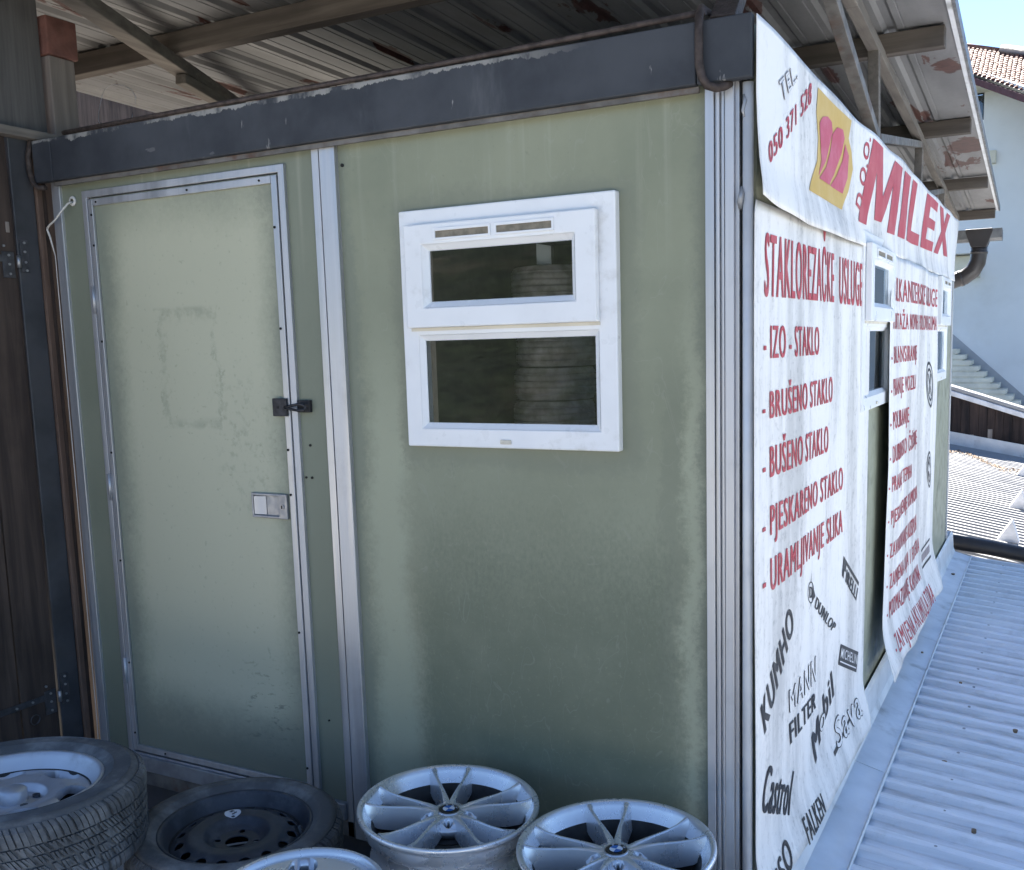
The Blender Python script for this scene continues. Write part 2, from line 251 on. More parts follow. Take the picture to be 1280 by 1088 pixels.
# ------------------------------------------------------------------ mesh helpers
def tag(o, label=None, cat=None, group=None, kind=None):
    for k, v in (('label', label), ('category', cat), ('group', group), ('kind', kind)):
        if v: o[k] = v
    return o
def empty(name, loc, label, cat, group=None, rot=(0,0,0)):
    o = bpy.data.objects.new(name, None); COL.objects.link(o); o.location = loc; o.rotation_euler = rot
    o.empty_display_size = .1
    return tag(o, label, cat, group)
WL = {}
def wloc(o):                                              # world translation of a parent chain without rotation
    v = Vector((0,0,0))
    while o is not None:
        v += o.location; o = o.parent
    return v
class MB:
    def __init__(s): s.v = []; s.f = []; s.sm = []; s.mi = []
    def add(s, vs, fs, smooth=False, mi=0):
        b = len(s.v); s.v += [tuple(x) for x in vs]; s.f += [tuple(i+b for i in f) for f in fs]; s.sm += [smooth]*len(fs); s.mi += [mi]*len(fs); return s
    def box(s, x0, x1, y0, y1, z0, z1, mi=0):
        return s.add([(x0,y0,z0),(x1,y0,z0),(x1,y1,z0),(x0,y1,z0),(x0,y0,z1),(x1,y0,z1),(x1,y1,z1),(x0,y1,z1)],
                     [(0,3,2,1),(4,5,6,7),(0,1,5,4),(1,2,6,5),(2,3,7,6),(3,0,4,7)], mi=mi)
    def bar(s, a, b, w, h, up=(0,0,1), mi=0):             # rectangular bar a->b
        a, b, up = Vector(a), Vector(b), Vector(up); d = (b-a).normalized(); r = d.cross(up).normalized(); u = r.cross(d)
        vs = []
        for q in (a, b): vs += [q-r*w/2-u*h/2, q+r*w/2-u*h/2, q+r*w/2+u*h/2, q-r*w/2+u*h/2]
        return s.add(vs, [(3,2,1,0),(4,5,6,7),(0,1,5,4),(1,2,6,5),(2,3,7,6),(3,0,4,7)], mi=mi)
    def tube(s, pts, r, n=10, cap=True, mi=0):
        pts = [Vector(p) for p in pts]; vs = []; fs = []
        rr = r if isinstance(r, (list, tuple)) else [r]*len(pts)
        t0 = (pts[1]-pts[0]).normalized(); ref = Vector((0,0,1)) if abs(t0.z) < .9 else Vector((1,0,0)); u = t0.cross(ref).normalized()
        for i, p in enumerate(pts):
            t = ((pts[min(i+1, len(pts)-1)]-pts[max(i-1, 0)])).normalized()
            u = (u-t*u.dot(t)).normalized(); w = t.cross(u)
            vs += [p+(u*math.cos(k*2*math.pi/n)+w*math.sin(k*2*math.pi/n))*rr[i] for k in range(n)]
        for i in range(len(pts)-1):
            for k in range(n): fs.append((i*n+k, i*n+(k+1) % n, (i+1)*n+(k+1) % n, (i+1)*n+k))
        s.add(vs, fs, True, mi)
        if cap:
            b = len(s.v)-len(vs); L = len(pts)-1
            s.f += [tuple(b+k for k in range(n-1, -1, -1)), tuple(b+L*n+k for k in range(n))]; s.sm += [False]*2; s.mi += [mi]*2
        return s
    def lathe(s, prof, n=72, close=False, smooth=True, mi=0, c=(0,0,0)):
        vs = [(c[0]+r*math.cos(2*math.pi*k/n), c[1]+r*math.sin(2*math.pi*k/n), c[2]+z) for r, z in prof for k in range(n)]
        m_ = len(prof); fs = []
        for i in range(m_ if close else m_-1):
            j = (i+1) % m_
            for k in range(n): fs.append((i*n+k, i*n+(k+1) % n, j*n+(k+1) % n, j*n+k))
        return s.add(vs, fs, smooth, mi)
    def poly(s, pts, t, mi=0):                            # 3D polygon + offset vector -> prism
        t = Vector(t); n = len(pts); a = [Vector(p) for p in pts]; b = [p+t for p in a]
        return s.add(a+b, [tuple(range(n-1, -1, -1)), tuple(range(n, 2*n))]+[(i, (i+1) % n, n+(i+1) % n, n+i) for i in range(n)], mi=mi)
    def panel(s, us, vs, holes, fn, t0, t1, mi=0):        # rectangular sheet with rectangular holes; fn(u,v,t)->xyz
        U = sorted(set(list(us)+[h[k] for h in holes for k in (0, 1)])); V = sorted(set(list(vs)+[h[k] for h in holes for k in (2, 3)]))
        def full(i, j):
            if i < 0 or j < 0 or i >= len(U)-1 or j >= len(V)-1: return False
            cu, cv = (U[i]+U[i+1])/2, (V[j]+V[j+1])/2
            return not any(h[0] < cu < h[1] and h[2] < cv < h[3] for h in holes)
        for i in range(len(U)-1):
            for j in range(len(V)-1):
                if not full(i, j): continue
                q = [(U[i],V[j]),(U[i+1],V[j]),(U[i+1],V[j+1]),(U[i],V[j+1])]
                s.add([fn(u, v, t0) for u, v in q], [(0,1,2,3)], mi=mi); s.add([fn(u, v, t1) for u, v in q], [(3,2,1,0)], mi=mi)
                for (di, dj, a, b) in ((0,-1,0,1),(1,0,1,2),(0,1,2,3),(-1,0,3,0)):
                    if not full(i+di, j+dj):
                        s.add([fn(*q[a], t0), fn(*q[b], t0), fn(*q[b], t1), fn(*q[a], t1)], [(3,2,1,0)], mi=mi)
        return s
    def xf(s, mat): s.v = [tuple(mat @ Vector(p)) for p in s.v]; return s
    def build(s, name, mat, parent=None, bevel=0.0, local=False, label=None, kind=None, seg=2):
        me = bpy.data.meshes.new(name)
        off = Vector((0,0,0)) if local or parent is None else wloc(parent)
        me.from_pydata([tuple(Vector(p)-off) for p in s.v], [], s.f)
        me.polygons.foreach_set('use_smooth', s.sm); me.polygons.foreach_set('material_index', s.mi)
        for k in (mat if isinstance(mat, (list, tuple)) else [mat]): me.materials.append(M[k])
        bm = bmesh.new(); bm.from_mesh(me); bmesh.ops.remove_doubles(bm, verts=bm.verts, dist=1e-5); bmesh.ops.recalc_face_normals(bm, faces=bm.faces); bm.to_mesh(me); bm.free()
        o = bpy.data.objects.new(name, me); COL.objects.link(o)
        if parent is not None: o.parent = parent
        if bevel:
            b = o.modifiers.new('bevel', 'BEVEL'); b.width = bevel; b.segments = seg; b.limit_method = 'ANGLE'; b.angle_limit = R(40)
        return tag(o, label, kind=kind)
def kids(o): return list(o.children)
def copy_tree(o, parent=None):
    c = o.copy(); COL.objects.link(c); c.parent = parent
    for ch in kids(o): copy_tree(ch, c)
    return c
def fxz(y):                                                # panel maps
    return lambda u, v, t: (u, y+t, v)
def fyz(x):
    return lambda u, v, t: (x-t, u, v)

# ================================================================== SETTING
GZ = -0.22
b = MB()
# the yard in front of the kiosk, the strip under it and the valley floor far below form one sheet each
yard = MB().box(-14, 4.0, -16, -.36, GZ-.4, GZ).box(-14, -.02, -.36, 5.25, GZ-.4, GZ).build('yard', 'ground_concrete'); tag(yard, kind='structure')
g = MB().add([(-300,-300,-3.2),(300,-300,-3.2),(300,300,-3.2),(-300,300,-3.2)], [(0,1,2,3)]).build('ground', 'hill_grass'); tag(g, kind='structure')
hv = []; hf = []; NX, NY = 70, 40
for j in range(NY+1):
    for i in range(NX+1):
        x = -45+90*i/NX; y = -13.5-30*j/NY; t = j/NY
        h = GZ-.15+8.0*(t**.85)+.55*mnoise.noise(Vector((x*.35, y*.35, 3)))*min(1, t*6)+.18*mnoise.noise(Vector((x*1.7, y*1.7, 8)))*min(1, t*6)
        hv.append((x, y, h))
for j in range(NY):
    for i in range(NX): a = j*(NX+1)+i; hf.append((a, a+1, a+NX+2, a+NX+1))
o = MB().add(hv, hf, True).build('hill', 'hill_grass'); tag(o, kind='structure')

# ================================================================== KIOSK
KW, KD, KT = -2.45, 4.95, 2.16
kiosk = empty('kiosk', (-1.2, 2.4, GZ), 'green panelled metal kiosk with white windows under the canopy', 'kiosk')
WIN = (-.992, -.338, 1.155, 1.806)                         # front window x0 x1 z0 z1
# front wall: green sandwich panels
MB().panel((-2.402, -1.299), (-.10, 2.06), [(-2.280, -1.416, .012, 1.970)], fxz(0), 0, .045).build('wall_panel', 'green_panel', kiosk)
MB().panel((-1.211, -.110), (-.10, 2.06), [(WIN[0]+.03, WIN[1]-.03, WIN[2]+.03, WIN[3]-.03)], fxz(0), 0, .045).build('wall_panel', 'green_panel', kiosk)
# mullion: two profiles with a dark joint
MB().box(-1.299, -1.273, -.012, .05, -.10, 2.05).build('mullion', 'aluminium', kiosk, .002)
MB().box(-1.267, -1.211, -.016, .05, -.10, 2.05).build('mullion', 'aluminium', kiosk, .002)
MB().box(-1.274, -1.266, .002, .05, -.10, 2.05).build('joint_seal', 'rubber_seal', kiosk)
# left corner post
MB().box(-2.431, -2.402, -.010, .05, -.10, 2.05).build('corner_post', 'aluminium', kiosk, .002)
MB().box(-2.462, -2.4325, .004, .05, -.10, 2.05).build('corner_post', 'aluminium_door', kiosk, .002)
# right corner post: ribbed profile, dark joint, round edge tube
MB().box(-.110, -.088, -.016, .05, -.12, 2.06).build('corner_post', 'aluminium', kiosk, .0015)
MB().box(-.087, -.081, -.009, .05, -.12, 2.06).box(-.0805, -.074, -.018, .05, -.12, 2.06).box(-.0735, -.068, -.009, .05, -.12, 2.06).box(-.0675, -.063, -.018, .05, -.12, 2.06).build('corner_post', 'aluminium', kiosk, .001)
MB().box(-.0625, -.040, -.015, .05, -.12, 2.06).build('corner_post', 'aluminium', kiosk, .0015)
MB().box(-.0395, -.030, -.004, .05, -.12, 2.06).build('corner_post', 'aluminium_door', kiosk)
MB().box(-.0298, -.020, .010, .05, -.12, 2.06).build('joint_seal', 'rubber_seal', kiosk)
MB().tube([(-.0085, -.006, -.16), (-.0085, -.006, 2.018)], .0125, 20).build('edge_tube', 'flashing', kiosk)
MB().tube([(-.026, -.010, 1.735), (-.024, -.018, 1.750), (-.020, -.020, 1.768), (-.022, -.012, 1.785)], [.004, .008, .007, .003], 10).build('sealant', 'handle_grey', kiosk)
MB().tube([(-.016, -.016, 1.99), (-.012, -.019, 1.975), (-.018, -.017, 1.955), (-.014, -.019, 1.94)], [.003, .005, .004, .002], 8).build('sealant', 'handle_grey', kiosk)
# side walls, back, roof, floor
WY = [(1.362, 2.014), (3.742, 4.394)]
MB().panel((.050, 4.92), (-.12, 2.16), [(a+.03, c-.03, WIN[2]+.03, WIN[3]-.03) for a, c in WY], fyz(0), .004, .045).build('wall_panel', 'green_side', kiosk)
MB().box(-.03, .006, 4.921, KD, -.12, 2.05).build('corner_post', 'aluminium', kiosk, .003)
MB().panel((.052, KD-.002), (-.12, 2.16), [(3.466, 3.720, 1.955, 2.095), (.55, 2.25, .5, 2.05)], lambda u, v, t: (-2.45+t, u, v), 0, .045).build('wall_panel', 'interior_dark', kiosk)  # the large hole is added out of view to light the stored tyres
MB().box(-2.404, -.031, KD-.045, KD-.003, -.12, 2.16).build('wall_panel', 'interior_dark', kiosk)
MB().box(-2.403, -.047, .047, KD-.047, 2.112, 2.156).build('flat_roof', 'handle_grey', kiosk)
MB().box(-2.40, -.05, .05, KD-.05, -.14, -.10).build('floor_slab', 'floor_dark', kiosk)
MB().box(-2.44, -.012, .02, KD-.01, GZ+.003, -.141).build('base_frame', 'black_steel', kiosk)
MB().box(-2.43, -2.425, 3.466, 3.720, 1.955, 2.095).build('skylight_pane', 'frosted', kiosk)
# threshold and skirting below the door
MB().box(-2.400, -1.300, -.022, .0, -.045, .010).build('threshold', 'handle_grey', kiosk, .003)
MB().box(-2.44, -.112, -.012, -.001, -.100, -.048).build('skirting', 'steel_frame_paint', kiosk, .002)
MB().box(-2.44, -.112, .012, .02, -.21, -.102).build('skirting', 'black_steel', kiosk)
# fascia: three lengths with visible joints
for x0, x1 in ((-2.478, -2.383), (-2.381, -.122), (-.120, .010)):
    MB().box(x0, x1, -.045, -.019, 2.020, 2.160).build('fascia', 'fascia_paint', kiosk, .004)
MB().box(-2.46, -.05, -.018, .0, 2.045, 2.158).build('fascia', 'fascia_paint', kiosk)
MB().box(-2.40, -.12, -.030, -.0185, 2.006, 2.019).build('drip_strip', 'steel_frame_paint', kiosk)
# two screws and the odd hole in the sheets
for x, z, r in ((-1.195, 1.955, .005), (-1.372, 1.145, .004), (-1.372, 1.045, .004), (-1.395, 1.045, .0035), (-1.36, .27, .003)):
    MB().tube([(x, -.004, z), (x, .002, z)], r, 8).build('screw', 'dark_hole', kiosk)

# ---- door: leaf, alloy edging, hinges, pull plate, hasp
door = MB().box(-2.262, -1.432, -.004, .035, .030, 1.955).build('door', 'green_door', kiosk)
def dpart(bm, name, mat, bev=.0015): return bm.build(name, mat, door, bev)
# fixed surround
MB().panel((-2.291, -1.406), (.0, 1.981), [(-2.268, -1.429, .0165, 1.958)], fxz(0), -.012, .03).build('door_surround', 'aluminium_door', kiosk, .002)
MB().panel((-2.2678, -1.4292), (.017, 1.9578), [(-2.262, -1.434, .023, 1.952)], fxz(0), -.002, .03).build('joint_seal', 'rubber_seal', kiosk)
# edging on the leaf
dpart(MB().box(-2.262, -2.240, -.014, -.0045, .024, 1.951), 'edging', 'aluminium_door')
dpart(MB().box(-1.456, -1.434, -.014, -.0045, .024, 1.951), 'edging', 'aluminium_door')
dpart(MB().box(-2.239, -1.457, -.014, -.0045, 1.929, 1.951), 'edging', 'aluminium_door')
dpart(MB().box(-2.239, -1.457, -.014, -.0045, .024, .046), 'edging', 'aluminium_door')
for x, zs in ((-2.246, (1.90, 1.80, 1.48, 1.10, .72, .35, .09)), (-1.450, (1.80, 1.50, 1.13, .99, .55, .10))):
    for z in zs: MB().tube([(x, -.0165, z), (x, -.0135, z)], .004, 8).build('screw', 'dark_hole', door)
for x in (-2.22, -2.10, -1.8, -1.5): MB().tube([(x, -.0165, 1.94 if x != -2.10 else .035), (x, -.0135, 1.94 if x != -2.10 else .035)], .0035, 8).build('screw', 'dark_hole', door)
for z in (1.62, .98, .32):
    MB().tube([(-2.264, -.018, z-.045), (-2.264, -.018, z+.045)], .006, 10).build('hinge', 'aluminium_door', door)
# recessed pull plate with lock
hp = MB().panel((-1.614, -1.468), (.911, .990), [(-1.606, -1.502, .919, .982)], fxz(0), -.016, -.0045).build('handle_plate', 'handle_grey', door, .002)
MB().box(-1.606, -1.558, -.0075, -.0046, .919, .982).box(-1.5575, -1.502, -.006, -.0046, .919, .982).build('pull_flap', 'handle_grey', hp)
MB().add([(-1.603,-.0155,.922),(-1.603,-.0155,.979),(-1.56,-.008,.979),(-1.56,-.008,.922)], [(0,1,2,3)]).build('pull_flap', 'aluminium_door', hp)
MB().tube([(-1.486, -.019, .950), (-1.486, -.0155, .950)], .008, 16).build('lock_barrel', 'bolt_steel', hp); MB().box(-1.4875, -1.4845, -.0205, -.0185, .945, .955).build('keyhole', 'dark_hole', hp)
# hasp: iron plate on the leaf, staple plate on the jamb, looped bar over it
MB().box(-1.496, -1.440, -.022, -.0142, 1.234, 1.289).build('hasp', 'hasp_iron', door, .002)
MB().box(-1.478, -1.470, -.0235, -.0215, 1.258, 1.265).build('hasp_slot', 'dark_hole', door)
st = MB().box(-1.404, -1.356, -.014, -.0005, 1.246, 1.283).build('hasp_staple', 'hasp_iron', kiosk, .002)
loop = [(-1.445, -.024, 1.262), (-1.415, -.031, 1.267), (-1.385, -.032, 1.272), (-1.366, -.029, 1.270), (-1.358, -.027, 1.262), (-1.366, -.029, 1.254), (-1.385, -.032, 1.253), (-1.415, -.031, 1.257), (-1.445, -.024, 1.260)]
MB().tube(loop, .0042, 8).build('hasp_bar', 'hasp_iron', door)

# ---- window built once around its own origin (x across, y outward is -y), then copied
def make_window(loc, rotz, gap):
    w = bpy.data.objects.new('window', None); COL.objects.link(w); w.parent = kiosk; w.location = Vector(loc)-wloc(kiosk); w.rotation_euler = (0, 0, rotz); w.empty_display_size = .1
    W, H = .654, .651
    def P(bm, name, mat, bev=.003, par=None):
        o = bm.build(name, mat, w, bev, local=True); return o
    # outer frame with the two lights cut out, depth 60 mm, 24 mm proud
    P(MB().panel((-W/2, W/2), (0, H), [(-W/2+.052, W/2-.052, .052, .310), (-W/2+.052, W/2-.052, .352, H-.052)], fxz(0), -.024, .036), 'frame', 'pvc_white', .004)
    # glazing beads of the lower light (sloping to the glass)
    def bead(x0, x1, z0, z1, d, yf, yb, mat):
        v = [(x0,yf,z0),(x1,yf,z0),(x1,yf,z1),(x0,yf,z1),(x0+d,yb,z0+d),(x1-d,yb,z0+d),(x1-d,yb,z1-d),(x0+d,yb,z1-d)]
        return MB().add(v, [(0,1,5,4),(1,2,6,5),(2,3,7,6),(3,0,4,7)])
    P(bead(-W/2+.052, W/2-.052, .052, .310, .015, -.022, -.010, 'x'), 'glazing_bead', 'pvc_white', 0)
    P(MB().box(-W/2+.065, W/2-.065, -.011, -.007, .065, .297), 'pane', 'glass', 0)
    # top-hung sash, 20 mm further out
    P(MB().panel((-W/2+.030, W/2-.046), (.331, H-.042), [(-W/2+.088, W/2-.104, .385, H-.098)], fxz(0), -.048, -.0245), 'sash', 'pvc_white', .004)
    P(bead(-W/2+.088, W/2-.104, .385, H-.098, .016, -.046, -.028, 'x'), 'glazing_bead', 'pvc_white', 0)
    P(MB().box(-W/2+.10, W/2-.116, -.030, -.026, .397, H-.110), 'pane', 'glass', 0)
    # vent slots on the sash head
    for x0, x1 in ((-.196, -.018), (-.006, .168)):
        P(MB().panel((x0, x1), (H-.088, H-.056), [(x0+.006, x1-.006, H-.082, H-.064)], fxz(0), -.0525, -.0482), 'vent', 'pvc_white', .001)
        P(MB().box(x0+.006, x1-.006, -.0487, -.0482, H-.082, H-.064), 'vent_slot', 'vent_olive', 0)
    P(MB().box(-.022, .012, -.029, -.0243, .012, .024), 'drain_cap', 'pvc_cream', .002)
    # dark reveal behind the sash edge
    P(MB().box(-W/2+.03, W/2-.046, -.0262, -.0244, .322, .3305), 'sash_gasket', 'pvc_cream', 0)
    return w
make_window(((WIN[0]+WIN[1])/2, 0, WIN[2]), 0, 0)
for a, c in WY: make_window((0.0, (a+c)/2, WIN[2]+.002), R(90), 1)

# ================================================================== THINGS ON THE KIOSK
# cable through a grommet
cb = empty('cable', (-2.345, -.01, 1.5), 'white cable coming out of a round grommet beside the door', 'cable')
MB().lathe([(.008, -.004), (.015, -.004), (.017, 0), (.015, .003), (.008, .003)], 24).xf(Matrix.Translation((-2.347, -.004, 1.955)) @ Matrix.Rotation(R(90), 4, 'X')).build('grommet', 'cable_white', cb)
MB().tube([(-2.347, .004, 1.955), (-2.352, -.02, 1.945), (-2.375, -.035, 1.915), (-2.405, -.036, 1.892), (-2.435, -.034, 1.880), (-2.468, -.02, 1.872), (-2.470, -.018, 1.866), (-2.458, -.02, 1.845), (-2.4655, .0, 1.78), (-2.4655, .0, 1.2), (-2.4655, .0, .7), (-2.4655, .0, .1), (-2.4655, -.005, -.1), (-2.46, -.02, GZ+.01)], [.0034]*8+[.0016]*6, 8).build('wire', 'cable_white', cb)
# rebar rod with hooked ends lying along the fascia top
rod = empty('steel_rod', (-1.2, -.05, 2.17), 'rusty steel rod lying along the fascia top with hooked ends', 'rod')
def arc(c, r, a0, a1, n, pl): return [Vector(c)+Vector((r*math.cos(R(a0+(a1-a0)*i/n)), 0, r*math.sin(R(a0+(a1-a0)*i/n)))) for i in range(n+1)]
MB().tube([(-2.33, -.030, 2.172), (-1.6, -.038, 2.171), (-.8, -.030, 2.173), (-.10, -.034, 2.180)], .0075, 10).build('bar', 'rusty_steel', rod)
MB().tube([(-.115, .03, 2.196), (-.112, -.03, 2.19), (-.108, -.058, 2.165), (-.108, -.062, 2.11), (-.107, -.064, 2.06), (-.100, -.066, 2.028), (-.088, -.062, 2.010), (-.070, -.052, 2.004), (-.055, -.035, 2.010), (-.048, -.02, 2.018)], .010, 12).build('hook', 'rusty_steel', rod)
MB().tube([(-2.492, .03, 2.19), (-2.492, -.035, 2.17), (-2.492, -.05, 2.11), (-2.488, -.052, 2.06), (-2.475, -.052, 2.02), (-2.455, -.048, 2.003), (-2.43, -.04, 2.002)], .009, 12).build('hook', 'rusty_steel', rod)

# ---- banners
def sstep(a, b_, x): t = max(0, min(1, (x-a)/(b_-a))); return t*t*(3-2*t)
def bx_top(y, z):
    w = .006*math.sin(3.1*y+4*z)+.003*math.sin(6.3*y-7*z+1)+.0015*math.sin(11*y+2+6*z)
    return .018+w*sstep(-.1, .3, y)*(.4+.6*sstep(2.15, 1.85, z))+.012*sstep(1.86, 1.74, z)*(1+.6*math.sin(2.2*y)) + .02*sstep(.15, -.11, y)*sstep(2.0, 1.75, z)
def bx_a(y, z):
    w = .004*math.sin(5*y+.6*math.sin(3*z))+.0012*math.sin(13*y+2*z+1)
    return .014+.010*sstep(0, .25, y)*0+w*sstep(-.1, .2, y)*(.5+.5*sstep(1.7, 1.2, z))+.045*sstep(.16, -.06, z)**1.5
def bx_b(y, z):
    w = .007*math.sin(5.5*y+1.5*math.sin(2.4*z))+.004*math.sin(11*y+3*z+1)+.002*math.sin(17*y-5*z)
    return .038+w+.014*sstep(2.3, 1.9, y)*sstep(1.6, .8, z)+.075*sstep(.30, -.04, z)**1.6
def banner(name, label, fn, outline, ny, nz):
    o = empty(name, (fn(outline(.5, 0)[0], outline(.5, 0)[1]), *outline(.5, 0)), label, 'banner')
    vs = []; fs = []
    for j in range(nz+1):
        for i in range(ny+1):
            y, z = outline(i/ny, j/nz); vs.append((fn(y, z), y, z))
    for j in range(nz):
        for i in range(ny): a = j*(ny+1)+i; fs.append((a, a+1, a+ny+2, a+ny+1))
    s = MB().add(vs, fs, True).build('sheet', 'banner', o)
    so = s.modifiers.new('solid', 'SOLIDIFY'); so.thickness = .0012; so.offset = -1
    return o
def lerp(a, b_, t): return a+(b_-a)*t
def curve(pts, t):                                         # piecewise linear lookup
    for (a, va), (c, vc) in zip(pts, pts[1:]):
        if t <= c: return lerp(va, vc, (t-a)/(c-a))
    return pts[-1][1]
def out_top(u, v):
    y0 = curve([(0, -.085), (.25, -.050), (.5, -.036), (1, -.034)], v); y1 = lerp(4.80, 5.06, v)
    y = lerp(y0, y1, u); zt = curve([(-.2, 2.158), (.5, 2.160), (1.2, 2.158), (1.6, 2.166), (2.4, 2.186), (3.4, 2.180), (5.2, 2.196)], y)+.004*math.sin(9*y)
    zb = curve([(-.2, 1.760), (0, 1.748), (.42, 1.735), (.97, 1.741), (1.6, 1.757), (2.14, 1.764), (3.0, 1.770), (3.75, 1.768), (5.2, 1.785)], y)
    return y, lerp(zb, zt, v)
def out_a(u, v):
    y0 = curve([(0, -.012), (.2, -.014), (.5, -.030), (.85, -.036), (.985, -.032), (1, -.02)], v); y1 = curve([(0, 1.44), (.05, 1.475), (.12, 1.505), (.5, 1.54), (1, 1.557)], v)
    y = lerp(y0, y1, u); zb = curve([(-.1, .035), (.18, -.005), (.77, -.052), (1.5, -.062)], y)
    return y, lerp(zb, 1.752+.012*u, v)
def out_b(u, v):
    y0 = curve([(0, 1.70), (.06, 1.76), (.2, 1.84), (.5, 1.885), (.9, 1.895), (1, 1.960)], v); y1 = curve([(0, 3.56), (.08, 3.66), (.3, 3.69), (1, 3.60)], v)
    y = lerp(y0, y1, u); zb = curve([(1.5, .048), (2.4, .018), (4, -.008)], y)
    return y, lerp(zb, 1.764, v)
ban_t = banner('banner', 'long white banner with a gold and red emblem and huge red capitals along the eave', bx_top, out_top, 260, 30)
ban_a = banner('banner', 'white banner at the near corner with a red list above black slanting logos', bx_a, out_a, 90, 70)
ban_b = banner('banner', 'wrinkled white banner hanging between the two side windows with a longer red list', bx_b, out_b, 130, 70)
BF = {'T': (ban_t, bx_top), 'A': (ban_a, bx_a), 'B': (ban_b, bx_b)}

font_cache = {}
def glyphs(txt, offset, shear=0.0):                        # triangulated outline of a string, unit cap height
    k = (txt, offset, shear)
    if k in font_cache: return font_cache[k]
    cu = bpy.data.curves.new('t', 'FONT'); cu.body = txt; cu.size = 1.0; cu.offset = offset; cu.shear = shear; cu.resolution_u = 4; cu.space_character = 1.16; cu.fill_mode = 'FRONT' if hasattr(cu, 'fill_mode') else cu.fill_mode
    ob = bpy.data.objects.new('t', cu); COL.objects.link(ob)
    dg = bpy.context.evaluated_depsgraph_get(); me = bpy.data.meshes.new_from_object(ob.evaluated_get(dg))
    v = [(p.co.x, p.co.y) for p in me.vertices]; f = [tuple(p.vertices) for p in me.polygons]
    bpy.data.objects.remove(ob); bpy.data.curves.remove(cu); bpy.data.meshes.remove(me)
    font_cache[k] = (v, f); return v, f
CAPH = max(y for x, y in glyphs('H', 0.0)[0])
def on_banner(which, v2, f, name, mat, lift=.0026, cut=.03):   # 2D (y,z) mesh -> pressed on the cloth
    par, fn = BF[which]
    bm = bmesh.new(); lf = lift if isinstance(lift, list) else [lift]*len(v2); vv = [bm.verts.new((y, z, l)) for (y, z), l in zip(v2, lf)]
    for q in f:
        try: bm.faces.new([vv[i] for i in q])
        except ValueError: pass
    ys = [p[0] for p in v2]; zs = [p[1] for p in v2]
    for ax, lo, hi, st in ((0, min(ys), max(ys), cut), (1, min(zs), max(zs), .06)):
        k = lo+st
        while k < hi:
            co = [0, 0, 0]; no = [0, 0, 0]; co[ax] = k; no[ax] = 1
            bmesh.ops.bisect_plane(bm, geom=bm.verts[:]+bm.edges[:]+bm.faces[:], plane_co=co, plane_no=no, dist=1e-6); k += st
    off = wloc(par); me = bpy.data.meshes.new(name)
    for p in bm.verts:
        y, z = p.co.x, p.co.y; p.co = Vector((fn(y, z)+p.co.z, y, z))-off
    for fa in bm.faces: fa.smooth = True
    bm.to_mesh(me); bm.free(); me.materials.append(M[mat]); o = bpy.data.objects.new(name, me); COL.objects.link(o); o.parent = par
    return o
def quadmap(q):
    BL, BR, TR, TL = q
    return lambda u, v: tuple(BL[k]*(1-u)*(1-v)+BR[k]*u*(1-v)+TR[k]*u*v+TL[k]*(1-u)*v for k in (0, 1))
BLOCK = {'M': [(0,0),(0,1),(.29,1),(.5,.42),(.71,1),(1,1),(1,0),(.77,0),(.77,.66),(.585,.10),(.415,.10),(.23,.66),(.23,0)], 'I': [(0,0),(0,1),(1,1),(1,0)],
 'L': [(0,0),(0,1),(.36,1),(.36,.2),(1,.2),(1,0)], 'E': [(0,0),(0,1),(1,1),(1,.81),(.36,.81),(.36,.6),(.92,.6),(.92,.41),(.36,.41),(.36,.19),(1,.19),(1,0)],
 'X': [(0,0),(.34,.5),(.02,1),(.34,1),(.51,.70),(.68,1),(1,1),(.67,.5),(1,0),(.67,0),(.49,.32),(.32,0)]}
def put_text(which, txt, style, q, name='lettering'):
    mp = quadmap(q); sh = .25 if 'i' in style else 0.0
    mat = {'r': 'ink_red', 'R': 'ink_red', 'k': 'ink_black', 'o': 'ink_grey' if 'r' in style else 'ink_black'}[style[0]]
    if style[0] == 'R':
        x = 0; wd = {'M': 1.55, 'I': .42, 'L': .95, 'E': 1.0, 'X': 1.25}; tot = sum(wd[c] for c in txt)+.16*(len(txt)-1)
        for c in txt:
            on_banner(which, [mp((x+px*wd[c])/tot, py) for px, py in BLOCK[c]], [tuple(range(len(BLOCK[c])))], name, mat, .003); x += wd[c]+.16
        return
    v, f = glyphs(txt, 0.0, sh); x0, x1 = min(p[0] for p in v), max(p[0] for p in v)
    if 'o' in style:
        V = []; F = []; lifts = []
        for k, (dx, dy) in enumerate(((-.028, 0), (.028, 0), (0, .028), (0, -.028))):
            b0 = len(V); V += [mp((x+dx-x0)/(x1-x0), (y+dy)/CAPH) for x, y in v]; F += [tuple(i+b0 for i in q_) for q_ in f]; lifts += [.0026+.0002*k]*len(v)
        on_banner(which, V, F, name, mat, lifts)
        on_banner(which, [mp((x-x0)/(x1-x0), y/CAPH) for x, y in v], f, name, 'ink_pale', .0040); return
    e = .045 if style[0] == 'k' else (.018 if which == 'B' else .032)
    for wv, wf in words(v, f):                             # each word is a part of its own
        V = []; F = []; lifts = []
        for k, dx in enumerate((-e, -e*.33, e*.33, e)):
            b0 = len(V); V += [mp((x+dx-x0+e)/(x1-x0+2*e), y/CAPH) for x, y in wv]; F += [tuple(i+b0 for i in q_) for q_ in wf]; lifts += [.0026+.0002*k]*len(wv)
        on_banner(which, V, F, name, mat, lifts)
